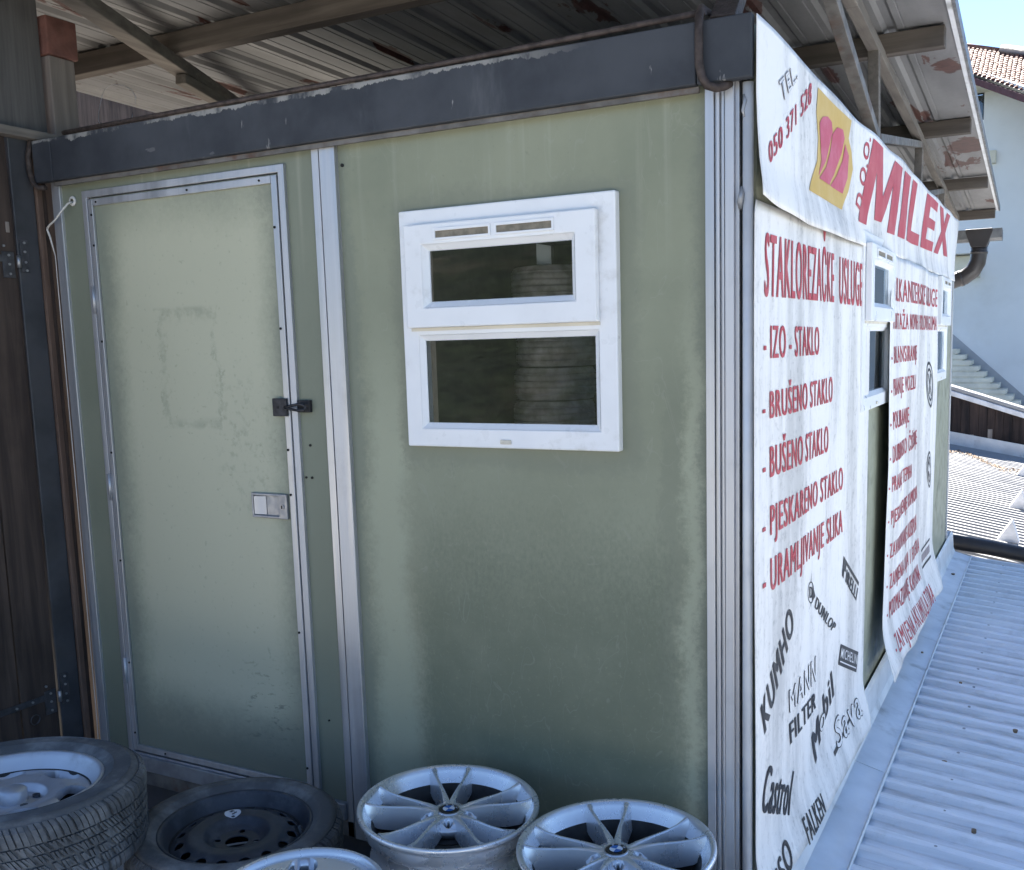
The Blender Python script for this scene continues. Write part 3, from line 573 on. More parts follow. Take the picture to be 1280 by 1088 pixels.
def words(v, f, gap=.22):
    iv = sorted((min(v[i][0] for i in q), max(v[i][0] for i in q)) for q in f); cuts = []; hi = iv[0][1]
    for a, c in iv:
        if a-hi > gap: cuts.append((a+hi)/2)
        hi = max(hi, c)
    res = []
    for lo, h_ in zip([-1e9]+cuts, cuts+[1e9]):
        fs = [q for q in f if lo < v[q[0]][0] < h_]; ids = sorted({i for q in fs for i in q}); mp_ = {i: k for k, i in enumerate(ids)}
        res.append(([v[i] for i in ids], [tuple(mp_[i] for i in q) for q in fs]))
    return res
def fill(which, pts, mat, lift=.0026, name='print', q=None):
    if q: mp = quadmap(q); pts = [mp(*p) for p in pts]
    return on_banner(which, pts, [tuple(range(len(pts)))], name, mat, lift)
def ring(cx, cy, rx, ry, t, n=28):
    v = [(cx+rx*k_*math.cos(2*math.pi*i/n), cy+ry*k_*math.sin(2*math.pi*i/n)) for k_ in (1, 1-t) for i in range(n)]
    return v, [(i, (i+1) % n, n+(i+1) % n, n+i) for i in range(n)]
TEXTS = [
 ('A','STAKLOREZAČKE','r',(0.049,1.534),(0.883,1.541),(0.874,1.690),(0.055,1.683)),
 ('A','USLUGE','r',(0.974,1.541),(1.383,1.540),(1.369,1.688),(0.967,1.688)),
 ('A','- IZO - STAKLO','r',(0.046,1.384),(0.663,1.382),(0.659,1.462),(0.045,1.464)),
 ('A','- BRUŠENO STAKLO','r',(0.037,1.235),(0.884,1.229),(0.879,1.308),(0.036,1.301)),
 ('A','- BUŠENO STAKLO','r',(0.038,1.087),(0.826,1.075),(0.821,1.156),(0.037,1.164)),
 ('A','- PJESKARENO STAKLO','r',(0.036,0.939),(1.084,0.919),(1.079,0.994),(0.035,1.014)),
 ('A','- URAMLJIVANJE SLIKA','r',(0.038,0.793),(1.082,0.769),(1.077,0.848),(0.037,0.879)),
 ('A','DUNLOP','k',(0.657,0.610),(0.931,0.455),(0.993,0.465),(0.688,0.637)),
 ('A','KUMHO','ki',(0.057,0.428),(0.373,0.639),(0.302,0.706),(0.005,0.503)),
 ('A','MANN','o',(0.317,0.396),(0.685,0.368),(0.682,0.447),(0.309,0.460)),
 ('A','FILTER','k',(0.327,0.297),(0.690,0.278),(0.687,0.333),(0.311,0.363)),
 ('A','M','k',(0.674,0.098),(0.771,0.140),(0.730,0.242),(0.617,0.207)),
 ('A','o','o',(0.764,0.162),(0.831,0.172),(0.827,0.245),(0.736,0.239)),
 ('A','bil','k',(0.825,0.180),(0.972,0.226),(0.925,0.326),(0.788,0.277)),
 ('A','Sava','oi',(0.956,0.041),(1.373,0.021),(1.347,0.118),(0.951,0.129)),
 ('A','Castrol','ki',(0.029,0.231),(0.320,0.090),(0.375,0.198),(0.071,0.341)),
 ('A','FALKEN','k',(0.395,-0.029),(0.636,-0.034),(0.634,0.024),(0.397,0.046)),
 ('A','ESSO','ki',(0.021,-0.039),(0.253,0.004),(0.234,0.070),(0.005,0.027)),
 ('A','@PIRELLI','k',(1.079,0.616),(1.328,0.466),(1.377,0.524),(1.106,0.680)),
 ('A','@MICHELIN','k',(1.031,0.312),(1.360,0.181),(1.390,0.252),(1.073,0.374)),
 ('A','@DLOGO','k',(0.544,0.647),(0.654,0.620),(0.651,0.696),(0.542,0.721)),
 ('T','TEL.','or',(0.185,2.007),(0.349,2.101),(0.322,2.131),(0.153,2.049)),
 ('T','050 371 528','r',(0.044,1.838),(0.511,2.073),(0.515,2.128),(0.040,1.883)),
 ('T','D.O.O.','r',(1.333,1.861),(1.465,2.137),(1.372,2.136),(1.206,1.877)),
 ('T','MILEX','R',(1.255,1.826),(4.202,1.899),(4.398,2.165),(1.517,2.146)),
 ('B','VULKANIZERSKE USLUGE','r',(1.946,1.578),(3.560,1.585),(3.566,1.680),(1.938,1.674)),
 ('B','MONTAŽA NOVIH I POLOVNIH GUMA','r',(1.969,1.460),(3.562,1.458),(3.561,1.533),(1.960,1.527)),
 ('B','- BALANSIRANJE','r',(1.927,1.317),(2.699,1.316),(2.686,1.385),(1.917,1.389)),
 ('B','- PRANJE VOZILA','r',(1.923,1.181),(2.694,1.181),(2.688,1.246),(1.914,1.254)),
 ('B','- POLIRANJE','r',(1.909,1.043),(2.488,1.033),(2.476,1.104),(1.900,1.117)),
 ('B','- DUBINSKO ČIŠĆENJE','r',(1.906,0.902),(2.914,0.888),(2.901,0.961),(1.898,0.973)),
 ('B','- PRANJE TEPIHA','r',(1.899,0.781),(2.678,0.753),(2.666,0.818),(1.892,0.847)),
 ('B','- PJESKARENJE KAMIONA','r',(1.906,0.641),(2.995,0.601),(2.965,0.674),(1.899,0.700)),
 ('B','- ZAVARIVANJE AUSPUHA','r',(1.903,0.498),(2.994,0.435),(2.977,0.524),(1.895,0.558)),
 ('B','- ZAMJENA ULJA I FILTERA','r',(1.909,0.361),(3.108,0.294),(3.092,0.374),(1.901,0.426)),
 ('B','- PODMAZIVANJE KAMIONA','r',(1.925,0.231),(3.081,0.153),(3.064,0.239),(1.916,0.305)),
 ('B','- ZAMJENA AKUMULATORA','r',(1.945,0.076),(3.288,-0.012),(3.267,0.092),(1.935,0.151)),
 ('B','@OVAL','k',(3.232,1.049),(3.518,1.030),(3.459,1.288),(3.180,1.296)),
 ('B','@OVAL2','k',(3.246,0.617),(3.477,0.585),(3.431,0.797),(3.204,0.821)),
 ('B','@BOX','k',(3.196,0.179),(3.449,0.197),(3.425,0.312),(3.175,0.289)),
]
for which, txt, st, *q in TEXTS:
    if txt[0] != '@': put_text(which, txt, st, q); continue
    mp = quadmap(q)
    if txt == '@PIRELLI':
        fill(which, [(.0, 1.0), (1.0, 1.0), (1.0, .80), (.12, .80), (.12, .0), (.0, .0)], 'ink_black', q=q)
        fill(which, [(.12, .80), (.20, .80), (.20, .42), (.12, .42)], 'ink_black', q=q)
        put_text(which, 'IRELLI', 'k', [mp(.24, .0), mp(1, .0), mp(1, .66), mp(.24, .66)])
    elif txt == '@MICHELIN':
        fill(which, [(0, 0), (1, 0), (1, 1), (0, 1)], 'ink_black', q=q)
        v, f = glyphs('MICHELIN', .01); x0, x1 = min(p[0] for p in v), max(p[0] for p in v)
        on_banner(which, [mp(.06+.9*(x-x0)/(x1-x0), .38+.45*y/CAPH) for x, y in v], f, 'lettering', 'ink_pale', .0040)
        fill(which, [(.06, .16), (.94, .16), (.94, .22), (.06, .22)], 'ink_pale', .0040, q=q)
    elif txt == '@DLOGO':
        v, f = ring(.5, .5, .44, .46, .12); on_banner(which, [mp(*p) for p in v], f, 'print', 'ink_black')
        fill(which, [(.5, .96), (.56, .96), (.58, 1.45)], 'ink_black', q=q); fill(which, [(.5, .05), (.62, .10), (.1, -.32)], 'ink_black', q=q)
        fill(which, [(.72, .82), (1.12, .35), (.7, .12)], 'ink_black', .0032, q=q)
        put_text(which, 'D', 'k', [mp(.28, .28), mp(.72, .28), mp(.72, .74), mp(.28, .74)])
    elif txt in ('@OVAL', '@OVAL2'):
        for k_, t in ((1.0, .13), (.72, .16)):
            v, f = ring(.5, .5, .5*k_, .5*k_, t); on_banner(which, [mp(*p) for p in v], f, 'print', 'ink_black')
        if txt == '@OVAL':
            fill(which, [(.30, .74), (.38, .74), (.70, .26), (.62, .26)], 'ink_black', q=q); fill(which, [(.62, .74), (.70, .74), (.40, .30), (.32, .30)], 'ink_black', .0032, q=q)
        else:
            for a in range(4):
                fill(which, [(.5+.3*math.cos(a*1.571+d)*k2, .5+.3*math.sin(a*1.571+d)*k2) for d, k2 in ((.2, .5), (.2, 1), (.9, 1), (.9, .5))], 'ink_black', q=q)
    elif txt == '@BOX':
        for z0, z1 in ((0, .12), (.88, 1)): fill(which, [(0, z0), (1, z0), (1, z1), (0, z1)], 'ink_black', q=q)
        fill(which, [(.05, .3), (.95, .3), (.95, .7), (.05, .7)], 'ink_grey', q=q)
# emblem on the long banner: gold field with three red rounded strokes
fill('T', [(0.6, 2.131), (0.581, 2.061), (0.612, 1.994), (0.601, 1.931), (0.533, 1.879), (0.486, 1.835), (0.977, 1.835), (1.084, 1.905), (1.148, 1.985), (1.12, 2.037), (1.071, 2.071), (1.112, 2.134)], 'ink_gold')
for sh_ in ([(0.625, 2.039), (0.668, 2.064), (0.744, 2.079), (0.808, 2.075), (0.826, 2.049), (0.78, 1.997), (0.735, 1.951), (0.617, 1.891), (0.659, 1.94), (0.642, 1.987)], [(0.826, 2.043), (0.891, 2.074), (0.978, 2.082), (1.005, 2.06), (0.966, 2.006), (0.866, 1.931), (0.786, 1.888), (0.626, 1.886), (0.736, 1.933), (0.797, 1.986)], [(1.017, 2.045), (1.075, 2.016), (1.062, 1.944), (0.992, 1.887), (0.802, 1.887), (0.9, 1.93), (0.985, 1.989)]): fill('T', sh_, 'ink_logo_red', .0040)
# underline of the outlined script
fill('A', [(.90, .035), (1.20, .055), (1.21, .066), (.90, .05)], 'ink_black')

# ================================================================== CANOPY (lean-to roof over the kiosk)
canopy = empty('canopy', (-1.6, 3.4, GZ), 'rusty corrugated metal canopy on timber purlins over the kiosk', 'canopy')
def rz(y): return 2.593-.0134*(y-8.08)
def rx(s, y): return s-.0231*(y-8.08)
Y0, Y1, PITCH = -.70, 8.10, .194
ribs = [-.151-PITCH*k for k in range(19)]
sheets = [(0, 5), (5, 9), (9, 14), (14, 19)]
for si, (a, c) in enumerate(sheets):
    sec = []
    s_hi = .099 if a == 0 else ribs[a]+PITCH/2+.03
    s_lo = ribs[c-1]-PITCH/2
    sec.append((s_hi, 0))
    for k in range(a, c):
        r = ribs[k]
        if k > a or a == 0:
            for f_ in (.36, .30): pass
        sec += [(r+.060, 0), (r+.057, .004), (r+.053, 0), (r+.030, 0), (r+.014, .015), (r-.014, .015), (r-.030, 0), (r-.053, 0), (r-.057, .004), (r-.060, 0)]
    sec.append((s_lo, 0)); NYs = 16; vs_ = []; fs_ = []
    for j in range(NYs+1):
        y = Y0+(Y1-Y0)*j/NYs
        for s_, h in sec: vs_.append((rx(s_, y), y, rz(y)+h+.0015*(si % 2)+.004*math.sin(1.3*y+3*s_)))
    n_ = len(sec)
    for j in range(NYs):
        for i in range(n_-1): fs_.append((j*n_+i, j*n_+i+1, (j+1)*n_+i+1, (j+1)*n_+i))
    o = MB().add(vs_, fs_).build('roof_sheet', 'galvanised_sheet', canopy); q = o.modifiers.new('solid', 'SOLIDIFY'); q.thickness = .0012; q.offset = 1
# folded edge along the open side
MB().bar((rx(.108, Y0), Y0, rz(Y0)+.012), (rx(.108, Y1), Y1, rz(Y1)+.012), .012, .05).build('edge_trim', 'gutter_zinc', canopy)
MB().bar((rx(.090, Y0), Y0, rz(Y0)-.006), (rx(.090, Y1), Y1, rz(Y1)-.006), .018, .006).build('edge_trim', 'flashing', canopy)
for y, xe in ((.645, .22), (2.12, .198), (3.90, .165), (6.02, .129), (7.96, .079)):
    MB().box(-3.7, xe, y-.03, y+.03, rz(y)-.091, rz(y)-.008).build('purlin', 'wood_beam', canopy, .004)
# light truss under the purlins
ch = [(-.015, .35, 2.600), (-.028, 1.342, 2.580), (-.104, 3.878, 2.545), (-.231, 7.70, 2.494)]
for p_, q_ in zip(ch, ch[1:]): MB().bar(p_, q_, .045, .045).build('truss_chord', 'wood_truss', canopy, .003)
MB().bar((-.035, 1.90, 2.157), (-.045, 1.91, 2.556), .042, .045, up=(0,1,0)).build('truss_post', 'wood_truss', canopy, .003)
MB().bar((-.102, 3.80, 2.157), (-.104, 3.86, 2.524), .042, .045, up=(0,1,0)).build('truss_post', 'wood_truss', canopy, .003)
MB().bar((-.165, 5.70, 2.02), (-.165, 5.72, 2.50), .042, .045, up=(0,1,0)).build('truss_post', 'wood_truss', canopy, .003)
MB().bar((-.030, 1.87, 2.21), (-.020, .62, 2.585), .042, .04).build('truss_brace', 'steel_frame_paint', canopy, .002)
MB().bar((-.036, 1.935, 2.222), (-.104, 3.835, 2.515), .04, .036).build('truss_brace', 'steel_frame_paint', canopy, .002)
MB().bar((-.104, 3.90, 2.24), (-.165, 5.68, 2.49), .04, .036).build('truss_brace', 'steel_frame_paint', canopy, .002)
MB().bar((-.16, 1.2, 2.178), (-.30, 6.5, 2.178), .04, .036).build('truss_chord', 'wood_truss', canopy, .002)
MB().bar((-2.20, -.13, 2.600), (-2.98, 1.68, 2.560), .07, .05).build('brace', 'wood_truss', canopy, .004)
MB().bar((-2.55, .70, 2.535), (-2.95, 2.60, 2.32), .05, .04).build('brace', 'wood_truss', canopy, .004)
MB().bar((-.075, .02, 2.163), (-.165, .62, 2.60), .06, .045).build('strut', 'rusty_steel', canopy, .003)
# timber post at the left end, its head in red oxide
tp = empty('timber_post', (-2.56, .12, GZ), 'weathered timber post with a reddish head block behind the kiosk left corner', 'post')
MB().box(-2.600, -2.500, .07, .17, GZ, 2.470).build('shaft', 'wood_post', tp, .004)
MB().box(-2.608, -2.488, .06, .18, 2.471, 2.600).build('head_block', 'red_oxide_block', tp, .005)
MB().box(-2.628, -2.606, .05, .10, GZ, 2.60).build('batten', 'wood_lath', tp, .002)
# loop of loose wire hanging on the post
MB().tube([(-2.46+.10*math.cos(a*.35)+.012*math.sin(a), .30, 2.33+.085*math.sin(a*.35)) for a in range(18)], .0011, 6).build('wire_coil', 'handle_grey', tp)

# gutter with outlet and swan-neck at the low end
gut = empty('gutter', (-1.5, 8.15, GZ), 'dark roof gutter with brown swan neck downpipe at the canopy far end', 'gutter')
prof = [(8.11, 2.425), (8.115, 2.34), (8.15, 2.318), (8.24, 2.318), (8.27, 2.34), (8.275, 2.415)]
m_ = MB()
for (a, b_), (c_, d) in zip(prof, prof[1:]): m_.add([(-3.7, a, b_), (.135, a, b_), (.135, c_, d), (-3.7, c_, d)], [(0,1,2,3)])
m_.add([(.135, a, b_) for a, b_ in prof], [tuple(range(len(prof)))])
o = m_.build('trough', 'gutter_zinc', gut); q = o.modifiers.new('solid', 'SOLIDIFY'); q.thickness = .004
MB().poly([(-.185, 8.10, 2.43), (.055, 8.10, 2.43), (.055, 8.10, 2.40), (.005, 8.10, 2.26), (-.135, 8.10, 2.26), (-.185, 8.10, 2.40)], (0, .17, 0)).build('outlet', 'gutter_brown', gut, .006)
sw = [(-.065, 8.185, 2.28), (-.065, 8.185, 2.20), (-.075, 8.185, 2.12), (-.115, 8.185, 2.04), (-.19, 8.185, 1.985), (-.30, 8.185, 1.95), (-.55, 8.185, 1.88), (-.85, 8.185, 1.80), (-.93, 8.185, 1.74), (-.95, 8.185, 1.6), (-.95, 8.185, -.2)]
MB().tube(sw, .075, 18).build('downpipe', 'gutter_brown', gut)
for p_, q_ in (((-.065, 8.185, 2.225), (-.066, 8.185, 2.20)), ((-.205, 8.185, 1.98), (-.235, 8.185, 1.97))): MB().tube([p_, q_], .080, 18).build('pipe_collar', 'gutter_brown', gut)

# ================================================================== SHED WALL ON THE LEFT
shed = empty('shed', (-2.6, -1.2, GZ), 'dark timber shed wall with strap hinges left of the kiosk', 'shed')
ys = [-.118, -.262, -.43, -.60, -.75]
for k, (a, c_) in enumerate(zip(ys, ys[1:])):
    MB().box(-2.53-random.uniform(0, .004), -2.503+random.uniform(-.003, .002), c_+.003, a-.003, GZ+.04+random.uniform(0, .02), 2.18).build('board', 'wood_dark_board', shed, .003)
MB().box(-2.56, -2.505, -.112, -.030, GZ, 2.18).build('door_frame', 'black_steel', shed, .003)
MB().box(-2.545, -2.495, -.028, -.006, GZ, 2.18).build('lath', 'wood_lath', shed, .003)
MB().box(-2.54, -2.500, -.004, .012, GZ, 2.16).build('lath', 'wood_dark_board', shed, .003)
MB().box(-2.51, -2.462, -.80, .06, 2.165, 2.195).build('rail', 'wood_truss', shed, .004)
for k, (a, c_) in enumerate(((.05, -.16), (-.163, -.40), (-.403, -.66))):
    MB().box(-2.54, -2.515, c_, a, 2.196, 2.70).build('board', 'wood_grey', shed, .003)
MB().box(-4.6, -2.56, -.80, -.755, GZ, 2.62).box(-4.6, -4.55, -.75, .5, GZ, 2.60).build('wall', 'wood_dark_board', shed)
nb = MB().box(-6.6, -6.5, .4, 9.0, GZ, 3.9).build('sky_block_wall', 'wood_dark_board'); tag(nb, 'tall dark timber wall added beyond the shed to block sky behind the canopy', 'wall')  # wall added to cover the open sky left of the canopy
for z in (1.775, .245):
    hg = MB().box(-2.5045, -2.5, -.104, -.075, z-.055, z+.055).box(-2.5045, -2.5, -.172, -.130, z-.075, z+.012).build('hinge', 'hinge_steel', shed, .001)
    MB().tube([(-2.495, -.118, z-.04), (-2.495, -.118, z)], .007, 10).build('hinge_pin', 'bolt_steel', hg)
    MB().box(-2.5038, -2.5, -.45, -.172, z-.022, z+.0).build('hinge_strap', 'hinge_steel', hg, .001)
    for y_, zz_ in ((-.09, .045), (-.09, .015), (-.09, -.02), (-.088, -.048), (-.15, .0), (-.15, -.03), (-.15, -.062), (-.165, .03), (-.22, -.01), (-.28, -.012)):
        MB().tube([(-2.501, y_, z+zz_), (-2.496, y_, z+zz_)], .0042, 8).build('bolt', 'bolt_steel', hg)
MB().lathe([(.016, 0), (.019, .002), (.019, .004), (.016, .004)], 20).xf(Matrix.Translation((-2.503, -.215, .17)) @ Matrix.Rotation(R(90), 4, 'Y')).build('ring_mark', 'hinge_steel', shed)
MB().box(-2.5025, -2.498, -.150, -.138, 1.85, 1.885).build('wood_chip', 'wood_post', shed, .001)

# ================================================================== METAL ROOF BESIDE THE KIOSK
nr = empty('metal_roof', (.6, 2.5, -3.2), 'pale blue corrugated metal roof sloping away beside the kiosk', 'roof')
def corr(x0, x1, ya, yb, zfun, pitch, h, nm, mat, par, sub=2, flat=.5):
    per = [(0, 0), (.36, 0), (.46, h), (.52, h*1.08), (.66, h*1.08), (.72, h), (.86, .0)]
    sec = []; y = ya
    while y < yb-1e-6:
        for t, hh in per:
            if y+t*pitch <= yb: sec.append((y+t*pitch, hh))
        y += pitch
    sec.append((yb, 0)); xs = [x0+(x1-x0)*i/sub for i in range(sub+1)]
    vs_ = [(x, y_, zfun(x, y_)+hh) for x in xs for y_, hh in sec]; n_ = len(sec)
    fs_ = [(i*n_+k, i*n_+k+1, (i+1)*n_+k+1, (i+1)*n_+k) for i in range(sub) for k in range(n_-1)]
    o = MB().add(vs_, fs_).build(nm, mat, par, kind=None); q = o.modifiers.new('solid', 'SOLIDIFY'); q.thickness = .001; q.offset = 1
    return o
zn = lambda x, y: -.196-.10*(x-.14)+.0022*math.sin(1.9*y+.7)+.0015*math.sin(3.1*x+2.2*y)
P2 = .1345
for k in range(6):
    ya = -.30+k*7*P2; yb = min(ya+7*P2+.02, 5.235); corr(.08, 5.5, ya, yb, lambda x, y, k=k: zn(x, y)+.0015*(k % 2), P2, .021, 'roof_sheet', 'roof_metal', nr, 3)
# flashing along the kiosk: upstand, slope, hemmed edge
fl = [(.0055, .014), (.016, -.005), (.022, -.105), (.034, -.136), (.138, -.166), (.146, -.160), (.149, -.166), (.147, -.178)]
for ya, yb in ((-.30, 1.30), (1.285, 3.05), (3.035, 5.26)):
    m_ = MB(); dz = .0012*(ya > 1)+.0012*(ya > 3)
    n_ = len(fl); vs_ = []; fs_ = []
    for j in range(7):
        y = lerp(ya, yb, j/6)
        for i, (x, z) in enumerate(fl):
            x_ = x if y < 4.9 or i > 3 else x
            vs_.append((x_+dz, y, z+dz+.003*math.sin(2.7*y+i)*(i > 2)))
    for j in range(6):
        for i in range(n_-1): fs_.append((j*n_+i, j*n_+i+1, (j+1)*n_+i+1, (j+1)*n_+i))
    o = MB().add(vs_, fs_).build('flashing', 'flashing', nr); q = o.modifiers.new('solid', 'SOLIDIFY'); q.thickness = .001
MB().box(-.05, .0, 4.952, 5.26, -.25, .01).build('flashing', 'flashing', nr, .002)
MB().box(.149, 5.5, 5.236, 5.262, -.9, -.17).xf(Matrix.Shear('XY', 4, (0, 0))).build('gable_trim', 'roof_metal', nr) if False else MB().poly([(.10, 5.237, zn(.1, 0)+.030), (5.5, 5.237, zn(5.5, 0)+.030), (5.5, 5.237, zn(5.5, 0)-.25), (.10, 5.237, zn(.1, 0)-.25)], (0, .03, 0)).build('gable_trim', 'roof_metal', nr, .003)
MB().box(.03, 5.4, -.28, 5.2, -3.2, -.95).build('wall', 'house_plaster', nr)
for px_, y_, r_ in ((.085, 4.55, .012), (.10, 2.75, .006), (.32, 1.55, .010), (.55, 2.05, .010), (.46, 1.05, .008), (.30, 2.5, .007), (.6, 3.0, .009)):
    MB().tube([(px_, y_, zn(px_, y_)+(.012 if px_ > .15 else .045)), (px_, y_, zn(px_, y_)+(.024 if px_ > .15 else .052))], r_, 9).build('dirt_speck', 'leaf_litter', nr)

for r_ in range(0, 42, 2):                                    # roofing screws on every other rib
    for xs in (.36, 1.25, 2.2):
        y = -.30+(r_+.59)*P2
        if y < 5.2: z = zn(xs, y)+.0227; MB().tube([(xs, y, z-.004), (xs, y, z+.004)], .0065, 6).build('roofing_screw', 'handle_grey', nr)
# black pipe lying between the two roofs
pp = MB().tube([(-1.2, 5.72, -.085), (-.4, 5.74, -.13), (.0, 5.76, -.165), (.25, 5.78, -.20), (.55, 5.80, -.25), (.9, 5.83, -.31), (2.2, 5.9, -.52), (4.5, 6.0, -.9)], .058, 20).build('black_pipe', 'pipe_black'); tag(pp, 'thick black pipe lying between the near and the sunlit metal roof', 'pipe')

# sunlit metal roof behind
fr_ = empty('metal_roof', (.5, 9, -3.2), 'sunlit white corrugated metal roof beyond the black pipe', 'roof')
zf = lambda x, y: -.268-.18*(x-0.0)
for k in range(8):
    ya = 5.30+k*7*P2; yb = min(ya+7*P2+.02, 13.3); corr(-3.0, 5.5, ya, yb, lambda x, y, k=k: zf(x, y)+.0012*(k % 2), P2, .020, 'roof_sheet', 'roof_metal_far', fr_, 3)
MB().poly([(-3, 12.81, zf(-3, 0)+.20), (5.5, 12.81, zf(5.5, 0)+.20), (5.5, 12.81, zf(5.5, 0)-.02), (-3, 12.81, zf(-3, 0)-.02)], (0, .02, 0)).build('flashing', 'flashing', fr_)
MB().box(-2.6, 5.4, 5.4, 12.8, -3.2, -1.35).build('wall', 'house_plaster', fr_)
for gx, gy in ((.30, 6.72), (.32, 8.50), (.30, 10.95), (1.1, 6.72), (1.1, 8.50), (1.1, 10.95), (1.9, 7.6), (1.9, 9.7)):
    z = zf(gx, 0)+.02
    MB().add([(gx-.05, gy-.06, z), (gx-.05, gy+.10, z), (gx+.06, gy+.10, z+.17), (gx+.06, gy-.06, z+.17), (gx+.12, gy-.06, z-.02), (gx+.12, gy+.10, z-.02),
              (gx-.046, gy-.06, z+.004), (gx+.045, gy-.06, z+.144), (gx+.094, gy-.06, z-.016)],
             [(0,1,2,3), (3,2,5,4), (0,3,4)]).build('snow_guard', 'roof_trim_white', fr_)
# leaf litter caught against the upper edge
m_ = MB()
for k in range(420):
    t = random.random(); x = -.62+1.0*t; y = 11.85-.55*t+random.gauss(0, .10)+(.25*math.sin(7*t))
    if t > .75 and random.random() < .5: x += random.uniform(-.03, .10); y -= random.uniform(0, .35)
    z = zf(x, y)+.018+random.uniform(0, .022); s_ = random.uniform(.008, .022); a = random.uniform(0, 6.28)
    u = Vector((math.cos(a), math.sin(a), random.uniform(-.5, .5)))*s_; w = Vector((-math.sin(a), math.cos(a), random.uniform(-.6, .6)))*s_*.6
    c0 = Vector((x, y, z)); m_.add([c0-u, c0-w, c0+u, c0+w], [(0,1,2,3)])
o = m_.build('leaf_litter', 'leaf_litter'); tag(o, 'dry leaves caught along the top of the sunlit roof', 'leaves', kind='stuff')

# board wall with metal coping above that roof
bw = empty('board_wall', (0, 13.0, -.9), 'dark weathered board wall under a pale metal coping', 'wall')
BY = 12.86
k = -3.2; i = 0
zt = lambda x: .34-.33*(x+.0); zb = lambda x: -.16-.16*(x+.0)
MB().poly([(-3.2, BY+.035, zb(-3.2)-.2), (5.4, BY+.035, zb(5.4)-.2), (5.4, BY+.035, zt(5.4)-.01), (-3.2, BY+.035, zt(-3.2)-.01)], (0, .02, 0)).build('backing', 'dark_hole', bw)  # dark sheet added to stop light showing between the boards
while k < 5.4:
    w = random.uniform(.095, .125); x1 = k+w-.004; d = random.uniform(-.006, .006)
    MB().poly([(k, BY+d, zb(k)-.2), (x1, BY+d, zb(x1)-.2), (x1, BY+d, zt(x1)), (k, BY+d, zt(k))], (0, .025, 0)).build('board', 'wood_far_board', bw)
    if random.random() < .35: MB().box(k+.01, k+random.uniform(.03, .08), BY-.012+d, BY-.004+d, zb(k)-.05, zb(k)+random.uniform(.05, .22)).build('patch', 'wood_post', bw)
    k += w; i += 1
MB().poly([(-3.2, BY-.06, zt(-3.2)), (5.4, BY-.06, zt(5.4)), (5.4, BY-.06, zt(5.4)+.075), (-3.2, BY-.06, zt(-3.2)+.075)], (0, .30, 0)).build('coping', 'roof_trim_white', bw, .01)
MB().poly([(-3.2, BY-.03, zt(-3.2)+.0755), (5.4, BY-.03, zt(5.4)+.0755), (5.4, BY-.03, zt(5.4)+.14), (-3.2, BY-.03, zt(-3.2)+.14)], (0, .34, 0)).build('coping', 'roof_metal_far', bw, .02)

# ================================================================== WHITE HOUSE
hs = empty('house', (2, 30, -3.2), 'tall white plastered house with red tiled roof behind the kiosk', 'house')
MB().panel((-9, 14), (-3.2, 8.7), [(-1.72, -1.40, 7.25, 7.98)], lambda u, v, t: (u, 28+t, v), 0, .3).build('wall', 'house_plaster', hs)
MB().box(-9, -8.7, 28.31, 36, -3.2, 8.7).box(13.7, 14, 28.31, 36, -3.2, 8.7).build('wall', 'house_plaster', hs)
wd = MB().panel((-1.72, -1.40), (7.25, 7.98), [(-1.68, -1.44, 7.29, 7.94)], lambda u, v, t: (u, 28.05+t, v), 0, .06).build('window', 'window_dark', hs)
MB().box(-1.68, -1.44, 28.09, 28.1, 7.29, 7.94).build('pane', 'glass', wd); MB().box(-1.68, -1.44, 28.14, 28.15, 7.29, 7.94).build('blind', 'window_dark', wd)
MB().box(-1.26, -1.05, 27.86, 27.998, 6.05, 6.40).build('wall_box', 'house_cream', hs, .02)
MB().box(-6.0, -1.55, 27.2, 27.998, 3.62, 3.92).build('balcony_slab', 'house_plaster', hs, .02)
MB().box(-6.0, -1.35, 27.6, 27.998, 3.0, 3.6).build('balcony_bracket', 'house_cream', hs, .03)
# roof plane pitched 30 degrees, its eave running down to the right
pit = math.tan(R(30)); rp = lambda x, d: (x, 31+d, 10.5+d*pit)
def eave(x): return -3.20-1.35*max(0, (x+2.1))*.95 if x > -2.1 else -3.2
dtop = lambda x: -1.45-.86*(x+2.11)
m_ = MB()
cols = []
x = -6.0
while x < 3.0:
    d = eave(x)
    while d < dtop(x):
        c0 = Vector(rp(x, d)); L_, w = .19, .115
        h0 = .03; u = Vector((0, 1, pit)).normalized(); nrm = Vector((0, -pit, 1)).normalized()
        jx = random.uniform(-.008, .008)
        A = c0+nrm*h0+Vector((jx, 0, 0)); vs_ = []
        for t in (0, 1):
            q_ = A+u*L_*t-nrm*.02*t
            vs_ += [q_+Vector((0, 0, 0))-nrm*.020, q_+Vector((w*.3, 0, 0))+nrm*.008, q_+Vector((w*.7, 0, 0))+nrm*.008, q_+Vector((w-.008, 0, 0))-nrm*.020]
        m_.add(vs_, [(0,1,5,4), (1,2,6,5), (2,3,7,6), (0,3,2,1)])
        d += .15
    x += .118
rf = m_.build('roof_tiles', 'roof_tile', hs, kind='stuff')
MB().add([rp(-6, -3.2), rp(-2.1, -3.2), rp(3, eave(3)), rp(3, dtop(3)), rp(-6, dtop(-6))], [(0,1,2,3,4)]).build('roof_deck', 'roof_trim_brown', hs)
e0, e1, e2 = Vector(rp(-6, -3.25)), Vector(rp(-2.0, -3.32)), Vector(rp(2.6, eave(2.6)-.05))
MB().bar(e0-Vector((0,0,.10)), e1-Vector((0,0,.10)), .10, .22).build('eave_board', 'roof_trim_brown', hs)
MB().bar(e1-Vector((0,0,.16)), e2-Vector((0,0,.16)), .10, .16).build('eave_board', 'roof_trim_brown', hs)
